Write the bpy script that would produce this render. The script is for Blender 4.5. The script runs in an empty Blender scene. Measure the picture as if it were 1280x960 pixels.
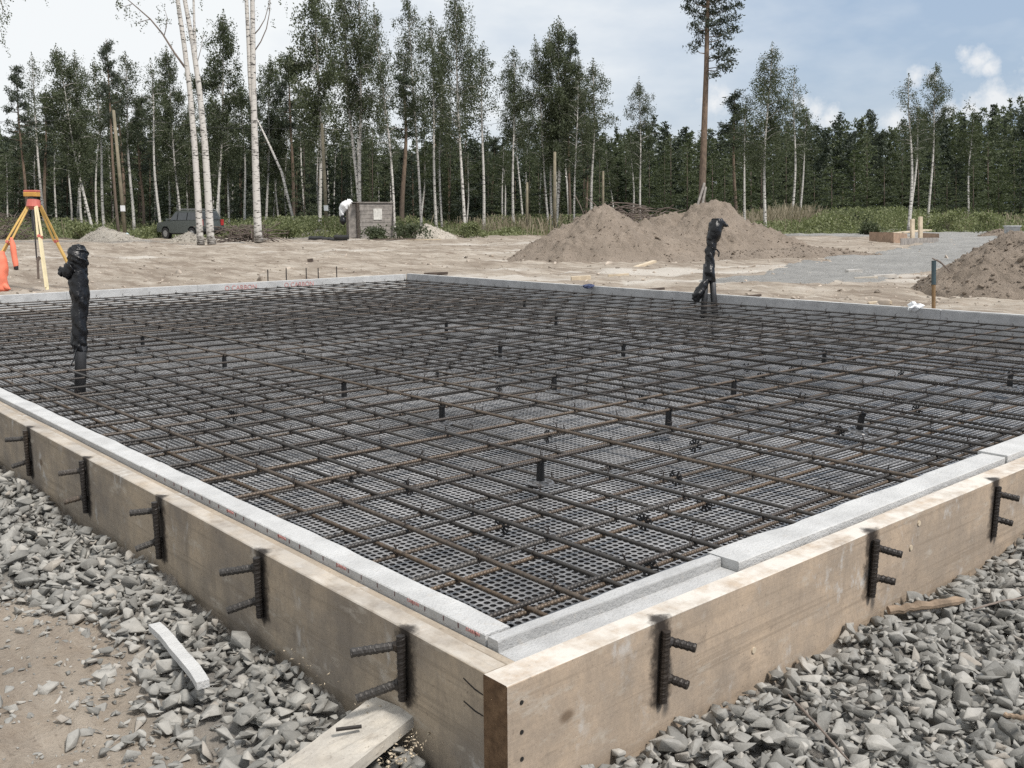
import bpy, bmesh, math, random
import numpy as np
from mathutils import Vector, Matrix, Quaternion
PI = math.pi
rng = np.random.default_rng(7)
random.seed(7)
scene = bpy.context.scene
COL = scene.collection

# ------------------------------------------------------------------ camera
F = 1217.0                                   # focal length in pixels of the 1280 wide photo
R = np.array([[0.7511636773280548, 0.11665192856871355, -0.6497272177030864],
              [-0.6600860260771052, 0.1233561920215723, -0.7409923670778749],
              [-0.0062903132457063915, 0.9854824084940008, 0.16966099878326235]])
CAM = np.array([-1.09103624, -1.26415793, 0.85])
cd = bpy.data.cameras.new('camera'); cam = bpy.data.objects.new('camera', cd); COL.objects.link(cam)
M = Matrix([list(R[i]) + [CAM[i]] for i in range(3)] + [[0, 0, 0, 1]])
cam.matrix_world = M
cd.sensor_fit = 'HORIZONTAL'; cd.sensor_width = 36; cd.lens = 36 * F / 1280
cd.clip_start = 0.05; cd.clip_end = 8000
scene.camera = cam
FW = np.array([0.6586, 0.7525, 0.0]); RT = np.array([0.7525, -0.6586, 0.0])   # horizontal forward / right

def ray(px, py): return R @ np.array([px - 640, -(py - 480), -F])
def at(px, py, z):
    d = ray(px, py); return CAM + d * (z - CAM[2]) / d[2]
def atd(px, py, D): return CAM + ray(px, py) * D / F
def col(px, D, z=-0.33):
    a = (z - CAM[2]) * F / D
    py = 480 - (a - R[2, 0] * (px - 640) + R[2, 2] * F) / R[2, 1]
    return atd(px, py, D)
def proj(P):
    c = (np.asarray(P) - CAM) @ R
    return 640 + F * c[..., 0] / -c[..., 2], 480 - F * c[..., 1] / -c[..., 2], -c[..., 2]

# ------------------------------------------------------------------ noise
def _h(ix, iy, s):
    n = (ix.astype(np.int64) * 374761393 + iy.astype(np.int64) * 668265263 + s * 1442695041) & 0xFFFFFFFF
    n = ((n ^ (n >> 13)) * 1274126177) & 0xFFFFFFFF
    n = (n ^ (n >> 16)) & 0xFFFFFFFF
    return n / 4294967295.0
def vn(x, y, s=0):
    x = np.asarray(x, float); y = np.asarray(y, float)
    ix = np.floor(x); iy = np.floor(y); fx = x - ix; fy = y - iy
    fx = fx * fx * (3 - 2 * fx); fy = fy * fy * (3 - 2 * fy)
    a = _h(ix, iy, s); b = _h(ix + 1, iy, s); c = _h(ix, iy + 1, s); d = _h(ix + 1, iy + 1, s)
    return (a + (b - a) * fx) * (1 - fy) + (c + (d - c) * fx) * fy - 0.5
def fbm(x, y, o=4, s=0):
    r = 0; a = 1.0
    for i in range(o):
        r = r + a * vn(x * 2 ** i, y * 2 ** i, s + i * 17); a *= 0.5
    return r
def sstep(a, b, x):
    t = np.clip((x - a) / (b - a), 0, 1); return t * t * (3 - 2 * t)

# ------------------------------------------------------------------ object helpers
def mesh(name, v, f, smooth=False):
    me = bpy.data.meshes.new(name); me.from_pydata([tuple(p) for p in v], [], [tuple(q) for q in f])
    if smooth: me.polygons.foreach_set('use_smooth', [True] * len(me.polygons))
    me.update(); return me
def npmesh(name, V, loops, sizes, smooth=False):
    V = np.asarray(V, np.float32); loops = np.asarray(loops, np.int32).ravel(); sizes = np.asarray(sizes, np.int32)
    me = bpy.data.meshes.new(name)
    me.vertices.add(len(V)); me.vertices.foreach_set('co', V.ravel())
    me.loops.add(len(loops)); me.loops.foreach_set('vertex_index', loops)
    me.polygons.add(len(sizes))
    st = np.zeros(len(sizes), np.int32); st[1:] = np.cumsum(sizes)[:-1]
    me.polygons.foreach_set('loop_start', st); me.polygons.foreach_set('loop_total', sizes)
    if smooth: me.polygons.foreach_set('use_smooth', np.ones(len(sizes), bool))
    me.update(calc_edges=True); return me
def obj(name, me, mat=None, parent=None):
    o = bpy.data.objects.new(name, me); COL.objects.link(o)
    if mat is not None and len(me.materials) == 0:
        for m in (mat if isinstance(mat, (list, tuple)) else [mat]): me.materials.append(m)
    if parent is not None: o.parent = parent
    return o
def tag(o, label, cat, group=None, kind=None):
    o['label'] = label; o['category'] = cat
    if group: o['group'] = group
    if kind: o['kind'] = kind
    return o
def structure(o, kind='structure'): o['kind'] = kind; return o
def thing(name, label, cat, loc=(0, 0, 0), group=None, rotz=0):
    o = bpy.data.objects.new(name, None); COL.objects.link(o)
    o.location = loc; o.rotation_euler = (0, 0, rotz); o.empty_display_size = 0.1
    return tag(o, label, cat, group)

class MB:
    """collects solids into one mesh"""
    def __init__(s): s.v = []; s.f = []; s.m = []
    def add(s, v, f, mi=0):
        n = len(s.v); s.v += [tuple(p) for p in v]; s.f += [tuple(i + n for i in q) for q in f]; s.m += [mi] * len(f)
    def box(s, c, d, rz=0.0, mi=0, rot=None, taper=1.0):
        hx, hy, hz = d[0] / 2, d[1] / 2, d[2] / 2
        P = [(-hx, -hy, -hz), (hx, -hy, -hz), (hx, hy, -hz), (-hx, hy, -hz)] + \
            [(x * taper, y * taper, hz) for x, y in ((-hx, -hy), (hx, -hy), (hx, hy), (-hx, hy))]
        m = rot if rot is not None else Matrix.Rotation(rz, 3, 'Z')
        s.add([m @ Vector(p) + Vector(c) for p in P],
              [(3, 2, 1, 0), (4, 5, 6, 7), (0, 1, 5, 4), (1, 2, 6, 5), (2, 3, 7, 6), (3, 0, 4, 7)], mi)
    def beam(s, a, b, w, h, mi=0, up=(0, 0, 1)):
        a = Vector(a); b = Vector(b); x = (b - a); L = x.length; x.normalize()
        y = Vector(up).cross(x)
        if y.length < 1e-4: y = Vector((0, 1, 0))
        y.normalize(); z = x.cross(y)
        s.box((a + b) / 2, (L, w, h), rot=Matrix((x, y, z)).transposed(), mi=mi)
    def tube(s, pts, rad, n=8, mi=0, cap=True):
        pts = [Vector(p) for p in pts]
        if not hasattr(rad, '__len__'): rad = [rad] * len(pts)
        V = []; ref = None
        for i, p in enumerate(pts):
            t = (pts[min(i + 1, len(pts) - 1)] - pts[max(i - 1, 0)]).normalized()
            if ref is None:
                ref = Vector((0, 0, 1)) if abs(t.z) < 0.9 else Vector((1, 0, 0))
            u = (ref - t * ref.dot(t)).normalized(); w = t.cross(u); ref = u
            for k in range(n):
                a = 2 * PI * k / n; V.append(p + (u * math.cos(a) + w * math.sin(a)) * rad[i])
        Fc = []
        for i in range(len(pts) - 1):
            for k in range(n):
                Fc.append((i * n + k, i * n + (k + 1) % n, (i + 1) * n + (k + 1) % n, (i + 1) * n + k))
        if cap:
            Fc.append(tuple(range(n - 1, -1, -1))); Fc.append(tuple((len(pts) - 1) * n + k for k in range(n)))
        s.add(V, Fc, mi)
    def build(s, name, mat, parent=None, smooth=False, bevel=0):
        me = mesh(name, s.v, s.f, smooth)
        mats = mat if isinstance(mat, (list, tuple)) else [mat]
        for m in mats: me.materials.append(m)
        me.polygons.foreach_set('material_index', s.m)
        if bevel:
            bm = bmesh.new(); bm.from_mesh(me)
            bmesh.ops.bevel(bm, geom=list(bm.edges), offset=bevel, segments=1, affect='EDGES')
            bm.to_mesh(me); bm.free()
        return obj(name, me, None, parent)

# ------------------------------------------------------------------ materials
class NT:
    def __init__(s, name):
        s.mat = bpy.data.materials.new(name); s.mat.use_nodes = True
        s.t = s.mat.node_tree; s.b = s.t.nodes['Principled BSDF']; s.out = s.t.nodes['Material Output']
    def n(s, typ, **kw):
        nd = s.t.nodes.new(typ)
        for k, v in kw.items():
            if k.startswith('i_'): nd.inputs[k[2:].replace('_', ' ')].default_value = v
            else: setattr(nd, k, v)
        return nd
    def l(s, a, b): s.t.links.new(a, b)
    def coord(s, scale=(1, 1, 1), rot=(0, 0, 0), which='Object'):
        c = s.n('ShaderNodeTexCoord'); m = s.n('ShaderNodeMapping')
        m.inputs['Scale'].default_value = scale; m.inputs['Rotation'].default_value = rot
        s.l(c.outputs[which], m.inputs[0]); return m.outputs[0]
    def noise(s, vec, scale, detail=4, rough=0.55, out='Fac'):
        nd = s.n('ShaderNodeTexNoise'); nd.inputs['Scale'].default_value = scale
        nd.inputs['Detail'].default_value = detail; nd.inputs['Roughness'].default_value = rough
        s.l(vec, nd.inputs['Vector']); return nd.outputs[out]
    def ramp(s, fac, stops):
        r = s.n('ShaderNodeValToRGB'); e = r.color_ramp.elements
        while len(e) < len(stops): e.new(0.5)
        for i, (p, c) in enumerate(stops):
            e[i].position = p; e[i].color = (c[0], c[1], c[2], 1) if hasattr(c, '__len__') else (c, c, c, 1)
        s.l(fac, r.inputs[0]); return r.outputs[0]
    def mix(s, fac, a, b, mode='MIX'):
        m = s.n('ShaderNodeMix', data_type='RGBA', blend_type=mode)
        for sock, v in ((m.inputs[0], fac), (m.inputs[6], a), (m.inputs[7], b)):
            if isinstance(v, (int, float)): sock.default_value = v
            elif isinstance(v, tuple): sock.default_value = (*v, 1) if len(v) == 3 else v
            else: s.l(v, sock)
        return m.outputs[2]
    def math(s, op, a, b=0.0, c=None):
        m = s.n('ShaderNodeMath', operation=op)
        for sock, v in ((m.inputs[0], a), (m.inputs[1], b)) + (((m.inputs[2], c),) if c is not None else ()):
            if isinstance(v, (int, float)): sock.default_value = v
            else: s.l(v, sock)
        return m.outputs[0]
    def bump(s, h, strength=0.5, dist=0.01, prev=None):
        b = s.n('ShaderNodeBump'); b.inputs['Strength'].default_value = strength; b.inputs['Distance'].default_value = dist
        s.l(h, b.inputs['Height'])
        if prev is not None: s.l(prev, b.inputs['Normal'])
        s.l(b.outputs[0], s.b.inputs['Normal']); return b.outputs[0]
    def set(s, color=None, rough=0.7, metal=0.0, spec=0.5):
        if color is not None:
            if isinstance(color, tuple): s.b.inputs['Base Color'].default_value = (*color, 1)
            else: s.l(color, s.b.inputs['Base Color'])
        if isinstance(rough, (int, float)): s.b.inputs['Roughness'].default_value = rough
        else: s.l(rough, s.b.inputs['Roughness'])
        s.b.inputs['Metallic'].default_value = metal
        s.b.inputs['Specular IOR Level'].default_value = spec
        return s

def simple(name, c, rough=0.7, metal=0.0, var=0.25, scale=8, bump=0.0, bscale=60, spec=0.5):
    m = NT(name); v = m.coord()
    f = m.noise(v, scale, 5)
    lo = tuple(x * (1 - var) for x in c); hi = tuple(min(1, x * (1 + var)) for x in c)
    m.set(m.ramp(f, [(0.3, lo), (0.7, hi)]), rough, metal, spec)
    if bump: m.bump(m.noise(v, bscale, 3), bump, 0.005)
    return m.mat

def rebar_mat(name, axis_ribs=True, dark=1.0):
    m = NT(name); v = m.coord()
    oi = m.n('ShaderNodeObjectInfo')
    sep = m.n('ShaderNodeSeparateXYZ'); m.l(v, sep.inputs[0])
    ang = m.math('ARCTAN2', sep.outputs[1], sep.outputs[2])
    a1 = m.math('MULTIPLY', sep.outputs[0], 2 * PI / 0.0105)
    rib = m.math('SINE', m.math('ADD', a1, ang))
    rib = m.math('POWER', m.math('MAXIMUM', rib, 0.0), 0.7)
    stretched = m.coord((0.6, 6, 6))
    nz = m.noise(stretched, 2.0, 5, 0.65)
    base = m.ramp(oi.outputs['Random'], [(0.0, (0.032, 0.029, 0.027)), (0.3, (0.058, 0.051, 0.046)), (0.5, (0.042, 0.037, 0.033)),
                                       (0.68, (0.105, 0.096, 0.087)), (0.84, (0.17, 0.115, 0.070)), (1.0, (0.08, 0.072, 0.066))])
    rust = m.mix(m.ramp(nz, [(0.50, 0.0), (0.72, 0.8)]), base, (0.092 * dark, 0.06 * dark, 0.041 * dark))
    fine = m.noise(v, 90, 4)
    c = m.mix(0.75, rust, m.ramp(fine, [(0.35, 0.18), (0.68, 0.85)]), 'MULTIPLY')
    c = m.mix(0.12, c, (0.20 * dark, 0.185 * dark, 0.17 * dark))
    if dark < 1: c = m.mix(0.7, c, (0.02, 0.016, 0.014))
    m.set(c, 0.5, 0.3)
    if axis_ribs: m.bump(rib, 0.9, 0.0022)
    return m.mat
def bark_birch():
    m = NT('birch_bark'); v = m.coord((2.2, 2.2, 9)); v2 = m.coord()
    a = m.noise(v, 1.5, 5, 0.7); b = m.noise(v2, 0.9, 3)
    sep = m.n('ShaderNodeSeparateXYZ'); m.l(v2, sep.inputs[0])
    low = m.ramp(m.math('ADD', m.math('MULTIPLY', sep.outputs[2], 0.35), m.math('MULTIPLY', b, 0.6)), [(0.35, 1.0), (0.75, 0.0)])
    white = m.mix(b, (0.42, 0.395, 0.36), (0.58, 0.56, 0.53))
    c = m.mix(m.ramp(a, [(0.545, 0.0), (0.59, 1.0)]), white, (0.045, 0.04, 0.036))
    c = m.mix(m.math('MULTIPLY', low, m.ramp(a, [(0.42, 0.0), (0.55, 0.9)])), c, (0.07, 0.06, 0.05))
    m.set(c, 0.8, 0, 0.2); return m.mat
def bark_pine():
    m = NT('pine_bark'); v = m.coord((3, 3, 1)); v2 = m.coord()
    a = m.noise(v, 3, 5, 0.7); sep = m.n('ShaderNodeSeparateXYZ'); m.l(v2, sep.inputs[0])
    up = m.ramp(m.math('MULTIPLY', sep.outputs[2], 0.1), [(0.15, 0.0), (0.6, 1.0)])
    c = m.mix(up, (0.13, 0.105, 0.085), (0.20, 0.145, 0.105))
    c = m.mix(m.ramp(a, [(0.4, 0.0), (0.65, 0.8)]), c, (0.06, 0.045, 0.037))
    m.set(c, 0.85, 0, 0.2); return m.mat
def leaf_mat(name, c1, c2, transl=0.3):
    m = NT(name); g = m.n('ShaderNodeNewGeometry'); oi = m.n('ShaderNodeObjectInfo')
    v = m.coord()
    f = m.math('ADD', m.math('MULTIPLY', g.outputs['Random Per Island'], 0.5), m.math('MULTIPLY', m.noise(v, 0.7, 2), 0.35))
    f = m.math('ADD', f, m.math('MULTIPLY', oi.outputs['Random'], 0.25))
    c = m.ramp(f, [(0.15, c1), (0.9, c2)])
    m.set(c, 0.6, 0, 0.25)
    tr = m.n('ShaderNodeBsdfTranslucent'); m.l(m.mix(1.0, c, (0.9, 1.0, 0.6), 'MULTIPLY'), tr.inputs[0])
    mx = m.n('ShaderNodeMixShader'); mx.inputs[0].default_value = transl
    m.l(m.b.outputs[0], mx.inputs[1]); m.l(tr.outputs[0], mx.inputs[2]); m.l(mx.outputs[0], m.out.inputs[0])
    return m.mat

def board_mat(name, axis, clamps, tint, dirt):
    """sawn timber; object coords = world coords; clamps: list of (along, ztop, zbot)"""
    m = NT(name); v = m.coord()
    st = (0.9, 14, 14) if axis == 'X' else (14, 0.9, 14)
    g = m.noise(m.coord(st), 2.2, 7, 0.66)
    g2 = m.noise(m.coord((14, 14, 7)), 9, 6, 0.75)          # upright saw fuzz
    big = m.noise(v, 3.1, 6, 0.62); bl = m.noise(v, 11, 5, 0.65); pit = m.noise(v, 95, 4, 0.7)
    c = m.ramp(g, [(0.3, tuple(x * 0.88 for x in tint)), (0.52, tint), (0.72, tuple(min(1, x * 1.08) for x in tint))])
    c = m.mix(m.ramp(g2, [(0.40, 0.38), (0.62, 0.0)]), c, tuple(x * 0.60 for x in tint))
    c = m.mix(m.ramp(bl, [(0.46, 0.0), (0.70, 0.5)]), c, (min(1, tint[0] * 1.25), tint[1] * 1.2, tint[2] * 1.12))
    grey = m.ramp(big, [(0.40, 0.0), (0.60, dirt)])
    c = m.mix(grey, c, (0.20, 0.175, 0.15))
    streak = m.noise(m.coord((7, 7, 1.3)), 2.4, 5, 0.66)
    c = m.mix(m.math('MULTIPLY', m.ramp(streak, [(0.50, 0.0), (0.70, 1.0)]), 0.55 * dirt), c, (0.17, 0.145, 0.12))
    gl = m.noise(m.coord((0.5, 42, 42) if axis == 'X' else (42, 0.5, 42)), 1.6, 3, 0.6)
    c = m.mix(m.ramp(gl, [(0.36, 0.42), (0.45, 0.0)]), c, tuple(x * 0.52 for x in tint))
    sc_ = m.noise(m.coord((9, 2.2, 6) if axis == 'Y' else (2.2, 9, 6), (0.5, 0.3, 0.2)), 3.2, 7, 0.72)
    c = m.mix(m.ramp(sc_, [(0.57, 0.0), (0.68, 0.55)]), c, (0.47, 0.43, 0.37))
    c = m.mix(m.ramp(sc_, [(0.30, 0.5), (0.41, 0.0)]), c, (0.16, 0.13, 0.105))
    c = m.mix(m.ramp(pit, [(0.60, 0.0), (0.70, 0.6)]), c, (0.13, 0.105, 0.085))
    cem = m.math('MULTIPLY', m.ramp(m.noise(m.coord((1, 1, .6)), 17, 6, .7), [(0.52, 0.0), (0.64, 1.0)]), m.ramp(m.noise(v, 4.7, 3), [(0.54, 0.0), (0.64, 0.8)]))
    c = m.mix(cem, c, (0.5, 0.49, 0.47))
    sep = m.n('ShaderNodeSeparateXYZ'); m.l(v, sep.inputs[0])
    # whitish cement crust on the top face
    top = m.math('GREATER_THAN', sep.outputs[2], -0.003)
    tn = m.ramp(m.noise(v, 9, 5, 0.65), [(0.36, 0.15), (0.56, 0.9)])
    c = m.mix(m.math('MULTIPLY', top, m.math('MULTIPLY', tn, 0.95 if axis == 'X' else 0.45)), c, (0.62, 0.59, 0.54))
    # knots
    vk = m.n('ShaderNodeTexVoronoi'); vk.inputs['Scale'].default_value = 3.1; m.l(m.coord((1, 1, 1.5)), vk.inputs['Vector'])
    c = m.mix(m.ramp(vk.outputs['Distance'], [(0.045, 0.75), (0.085, 0.0)]), c, (0.12, 0.08, 0.05))
    # welding scorch round each clamp
    wob = m.noise(v, 30, 6, 0.75)
    tot = None
    for (a, z0, z1) in clamps:
        da = m.math('ABSOLUTE', m.math('SUBTRACT', sep.outputs[0 if axis == 'X' else 1], a))
        da = m.math('ADD', da, m.math('MULTIPLY', m.math('MAXIMUM', m.math('SUBTRACT', sep.outputs[1 if axis == 'X' else 0], 0.012), 0.0), 1.3))
        zc = (z0 + z1) / 2; zh = (z0 - z1) / 2
        dz = m.math('MAXIMUM', m.math('SUBTRACT', m.math('ABSOLUTE', m.math('SUBTRACT', sep.outputs[2], zc)), zh), 0.0)
        d = m.math('ADD', m.math('MULTIPLY', da, 1.0), m.math('MULTIPLY', dz, 1.5))
        d = m.math('ADD', d, m.math('MULTIPLY', m.math('SUBTRACT', wob, 0.5), 0.07))
        s = m.ramp(m.math('MULTIPLY', d, 10.0), [(0.10, 1.0), (0.20, 0.85), (0.40, 0.0)])
        tot = s if tot is None else m.math('MAXIMUM', tot, s)
    if tot is not None: c = m.mix(m.math('MULTIPLY', tot, 0.93), c, (0.016, 0.013, 0.012))
    m.set(c, 0.85, 0, 0.2)
    m.bump(m.math('ADD', m.math('MULTIPLY', g, 0.8), m.math('MULTIPLY', g2, 0.7)), 0.3, 0.004)
    return m.mat

LCL = [(0.33, 0.01, -0.16), (0.975, 0.005, -0.18), (1.65, 0.0, -0.20), (2.335, 0.0, -0.21), (3.04, 0.0, -0.21)]
RCL = [(0.437, 0.012, -0.185), (1.32, 0.0, -0.185), (2.097, 0.0, -0.19)]
MT = {}
MT['rebar'] = rebar_mat('rusty_steel'); MT['rebar_ribbed'] = rebar_mat('rusty_ribbed_steel', axis_ribs=False)
MT['clampsteel'] = rebar_mat('scorched_steel', axis_ribs=False, dark=0.6)
MT['wire'] = simple('tie_wire', (0.05, 0.04, 0.035), 0.6, 0.4)
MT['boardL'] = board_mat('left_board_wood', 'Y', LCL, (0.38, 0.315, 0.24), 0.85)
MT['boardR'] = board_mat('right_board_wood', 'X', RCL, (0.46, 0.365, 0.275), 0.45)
MT['lath'] = board_mat('lath_wood', 'Y', [], (0.40, 0.34, 0.27), 0.4)
MT['wood'] = board_mat('loose_wood', 'X', [], (0.5, 0.42, 0.32), 0.3)
MT['palewood'] = board_mat('pale_grey_wood', 'X', [], (0.50, 0.47, 0.42), 0.4); MT['fresh'] = simple('fresh_timber', (0.55, 0.46, 0.34), 0.75, 0, 0.2, 6)
def endgrain():
    m = NT('end_grain'); v = m.coord((14, 14, 14)); g = m.noise(v, 3, 6, 0.7)
    m.set(m.ramp(g, [(0.3, (0.07, 0.042, 0.024)), (0.6, (0.16, 0.10, 0.058)), (0.8, (0.25, 0.17, 0.11))]), 0.9, 0, 0.2)
    m.bump(g, 0.8, 0.008); return m.mat
MT['end'] = endgrain()
def foam(name, c):
    m = NT(name); v = m.coord()
    a = m.noise(v, 7, 5, 0.6); b = m.noise(v, 140, 3, 0.6)
    col_ = m.ramp(a, [(0.3, tuple(x * 0.74 for x in c)), (0.62, c)])
    col_ = m.mix(m.ramp(b, [(0.58, 0.0), (0.70, 0.35)]), col_, tuple(x * 0.6 for x in c))
    e = m.noise(v, 38, 5, 0.7); col_ = m.mix(m.ramp(e, [(0.58, 0.0), (0.72, 0.5)]), col_, (0.40, 0.37, 0.33))
    m.set(col_, 0.85, 0, 0.2); m.bump(m.math('ADD', b, e), 0.7, 0.006); return m.mat
MT['foam'] = foam('white_foam', (0.53, 0.53, 0.522)); MT['foamr'] = foam('rough_white_foam', (0.46, 0.46, 0.455)); MT['foamd'] = foam('cut_foam', (0.36, 0.36, 0.355))
MT['foamshade'] = foam('shade_toned_foam', (0.43, 0.43, 0.435))  # same white foam, darkened to paint the shade on the far right faces
MT['red'] = simple('red_print', (0.42, 0.075, 0.06), 0.8)
MT['redfaint'] = simple('faint_red_print', (0.50, 0.24, 0.22), 0.8); MT['tick'] = simple('dark_print', (0.10, 0.04, 0.04), 0.8)
def membrane(name, dust_sheen_k, c0, r0, r1):
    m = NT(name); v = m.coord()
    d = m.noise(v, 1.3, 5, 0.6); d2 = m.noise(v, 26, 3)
    dust = m.math('MULTIPLY', m.ramp(d, [(0.35, 0.35), (0.65, 1.0)]), m.ramp(d2, [(0.3, 0.55), (0.7, 1.0)]))  # mask for both the dust and the painted sky sheen
    c = m.mix(m.math('MULTIPLY', dust, dust_sheen_k), c0, (0.46, 0.455, 0.455))  # this grey is dust plus sky sheen put into the colour
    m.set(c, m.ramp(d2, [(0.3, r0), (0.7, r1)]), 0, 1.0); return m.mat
MT['membrane'] = membrane('dust_and_sheen_web', 0.97, (0.04, 0.04, 0.042), 0.16, 0.28); MT['cup'] = membrane('shade_black_cup', 0.0, (0.007, 0.007, 0.008), 0.55, 0.7); MT['cup'].node_tree.nodes['Principled BSDF'].inputs['Specular IOR Level'].default_value = 0.12  # web colour holds painted sheen besides dust, cup black is painted shade
MT['chair'] = simple('black_plastic', (0.014, 0.014, 0.015), 0.42, 0, 0.2)
MT['flange'] = simple('scuffed_black_plastic', (0.11, 0.11, 0.112), 0.25, 0, 0.3, 60)
MT['pipe'] = simple('grey_black_pipe', (0.035, 0.035, 0.037), 0.45, 0, 0.35, 14)
def bag():
    m = NT('black_bag_film'); v = m.coord()
    n1 = m.noise(v, 26, 4, 0.65); n2 = m.noise(v, 90, 3)
    m.set((0.006, 0.006, 0.007), m.ramp(n1, [(0.3, 0.22), (0.7, 0.36)]), 0, 0.4)
    m.bump(m.math('ADD', n1, m.math('MULTIPLY', n2, 0.03)), 0.5, 0.015); return m.mat
MT['bag'] = bag()
def stone():
    m = NT('crushed_stone'); v = m.coord(); g = m.n('ShaderNodeNewGeometry')
    a = m.noise(v, 30, 5, 0.65); b = m.noise(v, 160, 4, 0.6)
    c = m.ramp(g.outputs['Random Per Island'], [(0.0, (0.178, 0.174, 0.160)), (0.35, (0.25, 0.244, 0.226)), (0.7, (0.32, 0.311, 0.287)), (0.93, (0.39, 0.374, 0.342)), (1.0, (0.34, 0.308, 0.268))])
    c = m.mix(0.55, c, m.ramp(a, [(0.3, 0.55), (0.65, 1.1)]), 'MULTIPLY')
    c = m.mix(m.ramp(b, [(0.6, 0.0), (0.75, 0.35)]), c, (0.45, 0.44, 0.42))
    m.set(c, 0.85, 0, 0.3); m.bump(m.math('ADD', a, m.math('MULTIPLY', b, 0.4)), 0.5, 0.006); return m.mat
MT['stone'] = stone()
def soil(name, zones=True):
    m = NT(name); v = m.coord()
    a = m.noise(v, 1.1, 6, 0.6); b = m.noise(v, 8, 6, 0.65); c = m.noise(v, 70, 4, 0.7); d = m.noise(v, 260, 3, 0.7)
    base = m.ramp(a, [(0.3, (0.25, 0.213, 0.173)), (0.5, (0.325, 0.282, 0.232)), (0.72, (0.41, 0.363, 0.307))])
    base = m.mix(m.ramp(b, [(0.34, 0.7), (0.5, 0.0)]), base, (0.26, 0.21, 0.16))
    base = m.mix(m.ramp(c, [(0.58, 0.0), (0.68, 0.75)]), base, (0.16, 0.135, 0.11))
    base = m.mix(m.ramp(d, [(0.6, 0.0), (0.72, 0.5)]), base, (0.52, 0.47, 0.41))
    if zones:
        sv = m.coord((1.6, 0.35, 1), (0, 0, 0.72)); w_ = m.noise(sv, 1.4, 7, 0.68)
        base = m.mix(m.ramp(w_, [(0.39, 0.85), (0.53, 0.0)]), base, (0.185, 0.148, 0.116))
        base = m.mix(m.ramp(w_, [(0.55, 0.0), (0.68, 0.6)]), base, (0.49, 0.45, 0.39))
        at_ = m.n('ShaderNodeAttribute', attribute_name='zone'); sp = m.n('ShaderNodeSeparateColor'); m.l(at_.outputs['Color'], sp.inputs[0])
        # red: forest floor, green: pale chalky sand, blue: grey road metal
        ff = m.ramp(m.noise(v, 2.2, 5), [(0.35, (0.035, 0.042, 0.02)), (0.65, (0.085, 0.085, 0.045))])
        pale = m.mix(b, (0.42, 0.385, 0.335), (0.54, 0.51, 0.465))
        gr = m.mix(c, (0.13, 0.125, 0.115), (0.24, 0.23, 0.215))
        base = m.mix(sp.outputs[2], base, gr)
        base = m.mix(sp.outputs[1], base, pale)
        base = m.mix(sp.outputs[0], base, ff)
    m.set(base, 0.95, 0, 0.15)
    h = m.math('ADD', m.math('MULTIPLY', b, 1.0), m.math('ADD', m.math('MULTIPLY', c, 0.35), m.math('MULTIPLY', d, 0.15)))
    m.bump(h, 0.8, 0.028); return m.mat
MT['soil'] = soil('sandy_soil'); 
def pile_mat(name, k):
    m = NT(name); v = m.coord()
    a = m.noise(v, 1.6, 6, 0.6); b = m.noise(v, 9, 6, 0.7); c = m.noise(v, 45, 4, 0.7)
    base = m.ramp(a, [(0.3, tuple(x * 0.8 for x in k)), (0.7, tuple(x * 1.12 for x in k))])
    base = m.mix(m.ramp(b, [(0.25, 0.7), (0.5, 0.0)]), base, tuple(x * 0.6 for x in k))
    base = m.mix(m.ramp(c, [(0.62, 0.0), (0.72, 0.6)]), base, tuple(min(1, x * 1.35) for x in k))
    m.set(base, 0.95, 0, 0.15); m.bump(m.math('ADD', b, m.math('MULTIPLY', c, 0.4)), 0.9, 0.08); return m.mat
MT['pile'] = pile_mat('dug_soil', (0.275, 0.228, 0.185)); MT['palepile'] = pile_mat('pale_rubble', (0.46, 0.42, 0.36))
MT['road'] = pile_mat('road_gravel', (0.31, 0.305, 0.29))
MT['birch'] = bark_birch(); MT['pine'] = bark_pine()
MT['birchleaf'] = leaf_mat('birch_leaf', (0.045, 0.058, 0.032), (0.115, 0.132, 0.078))
MT['pineleaf'] = leaf_mat('pine_needles', (0.034, 0.045, 0.034), (0.08, 0.096, 0.068), 0.2)
MT['spruceleaf'] = leaf_mat('spruce_needles', (0.028, 0.039, 0.029), (0.072, 0.088, 0.062), 0.2)
MT['bushleaf'] = leaf_mat('bush_leaf', (0.095, 0.115, 0.052), (0.27, 0.29, 0.155)); MT['youngleaf'] = leaf_mat('young_tree_leaf', (0.05, 0.066, 0.036), (0.135, 0.155, 0.09))
MT['straw'] = leaf_mat('straw_grass', (0.20, 0.17, 0.12), (0.40, 0.34, 0.26))
MT['twig'] = simple('grey_twig', (0.16, 0.13, 0.11), 0.9)
MT['oldwood'] = simple('weathered_grey_wood', (0.24, 0.22, 0.20), 0.85, 0, 0.35, 5, 0.5, 30)
MT['darkwood'] = simple('dark_brown_wood', (0.10, 0.075, 0.06), 0.85, 0, 0.35, 6)
MT['shedside'] = simple('weathered_brown_wood', (0.17, 0.145, 0.125), 0.85, 0, 0.35, 6); MT['pole'] = simple('treated_pole_wood', (0.19, 0.165, 0.115), 0.85, 0, 0.25, 3)
MT['white'] = simple('white_sheet', (0.74, 0.75, 0.76), 0.6, 0, 0.1)
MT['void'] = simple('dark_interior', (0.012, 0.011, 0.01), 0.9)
MT['yellow'] = simple('yellow_wood', (0.56, 0.36, 0.11), 0.55, 0, 0.15)
MT['cream'] = simple('cream_wood', (0.70, 0.60, 0.38), 0.55, 0, 0.1)
MT['coral'] = simple('red_plastic', (0.50, 0.13, 0.10), 0.5, 0, 0.15)
MT['orange'] = simple('orange_cloth', (0.74, 0.20, 0.12), 0.75, 0, 0.15)
MT['instr'] = simple('instrument_yellow', (0.55, 0.30, 0.07), 0.45, 0, 0.15)
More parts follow.
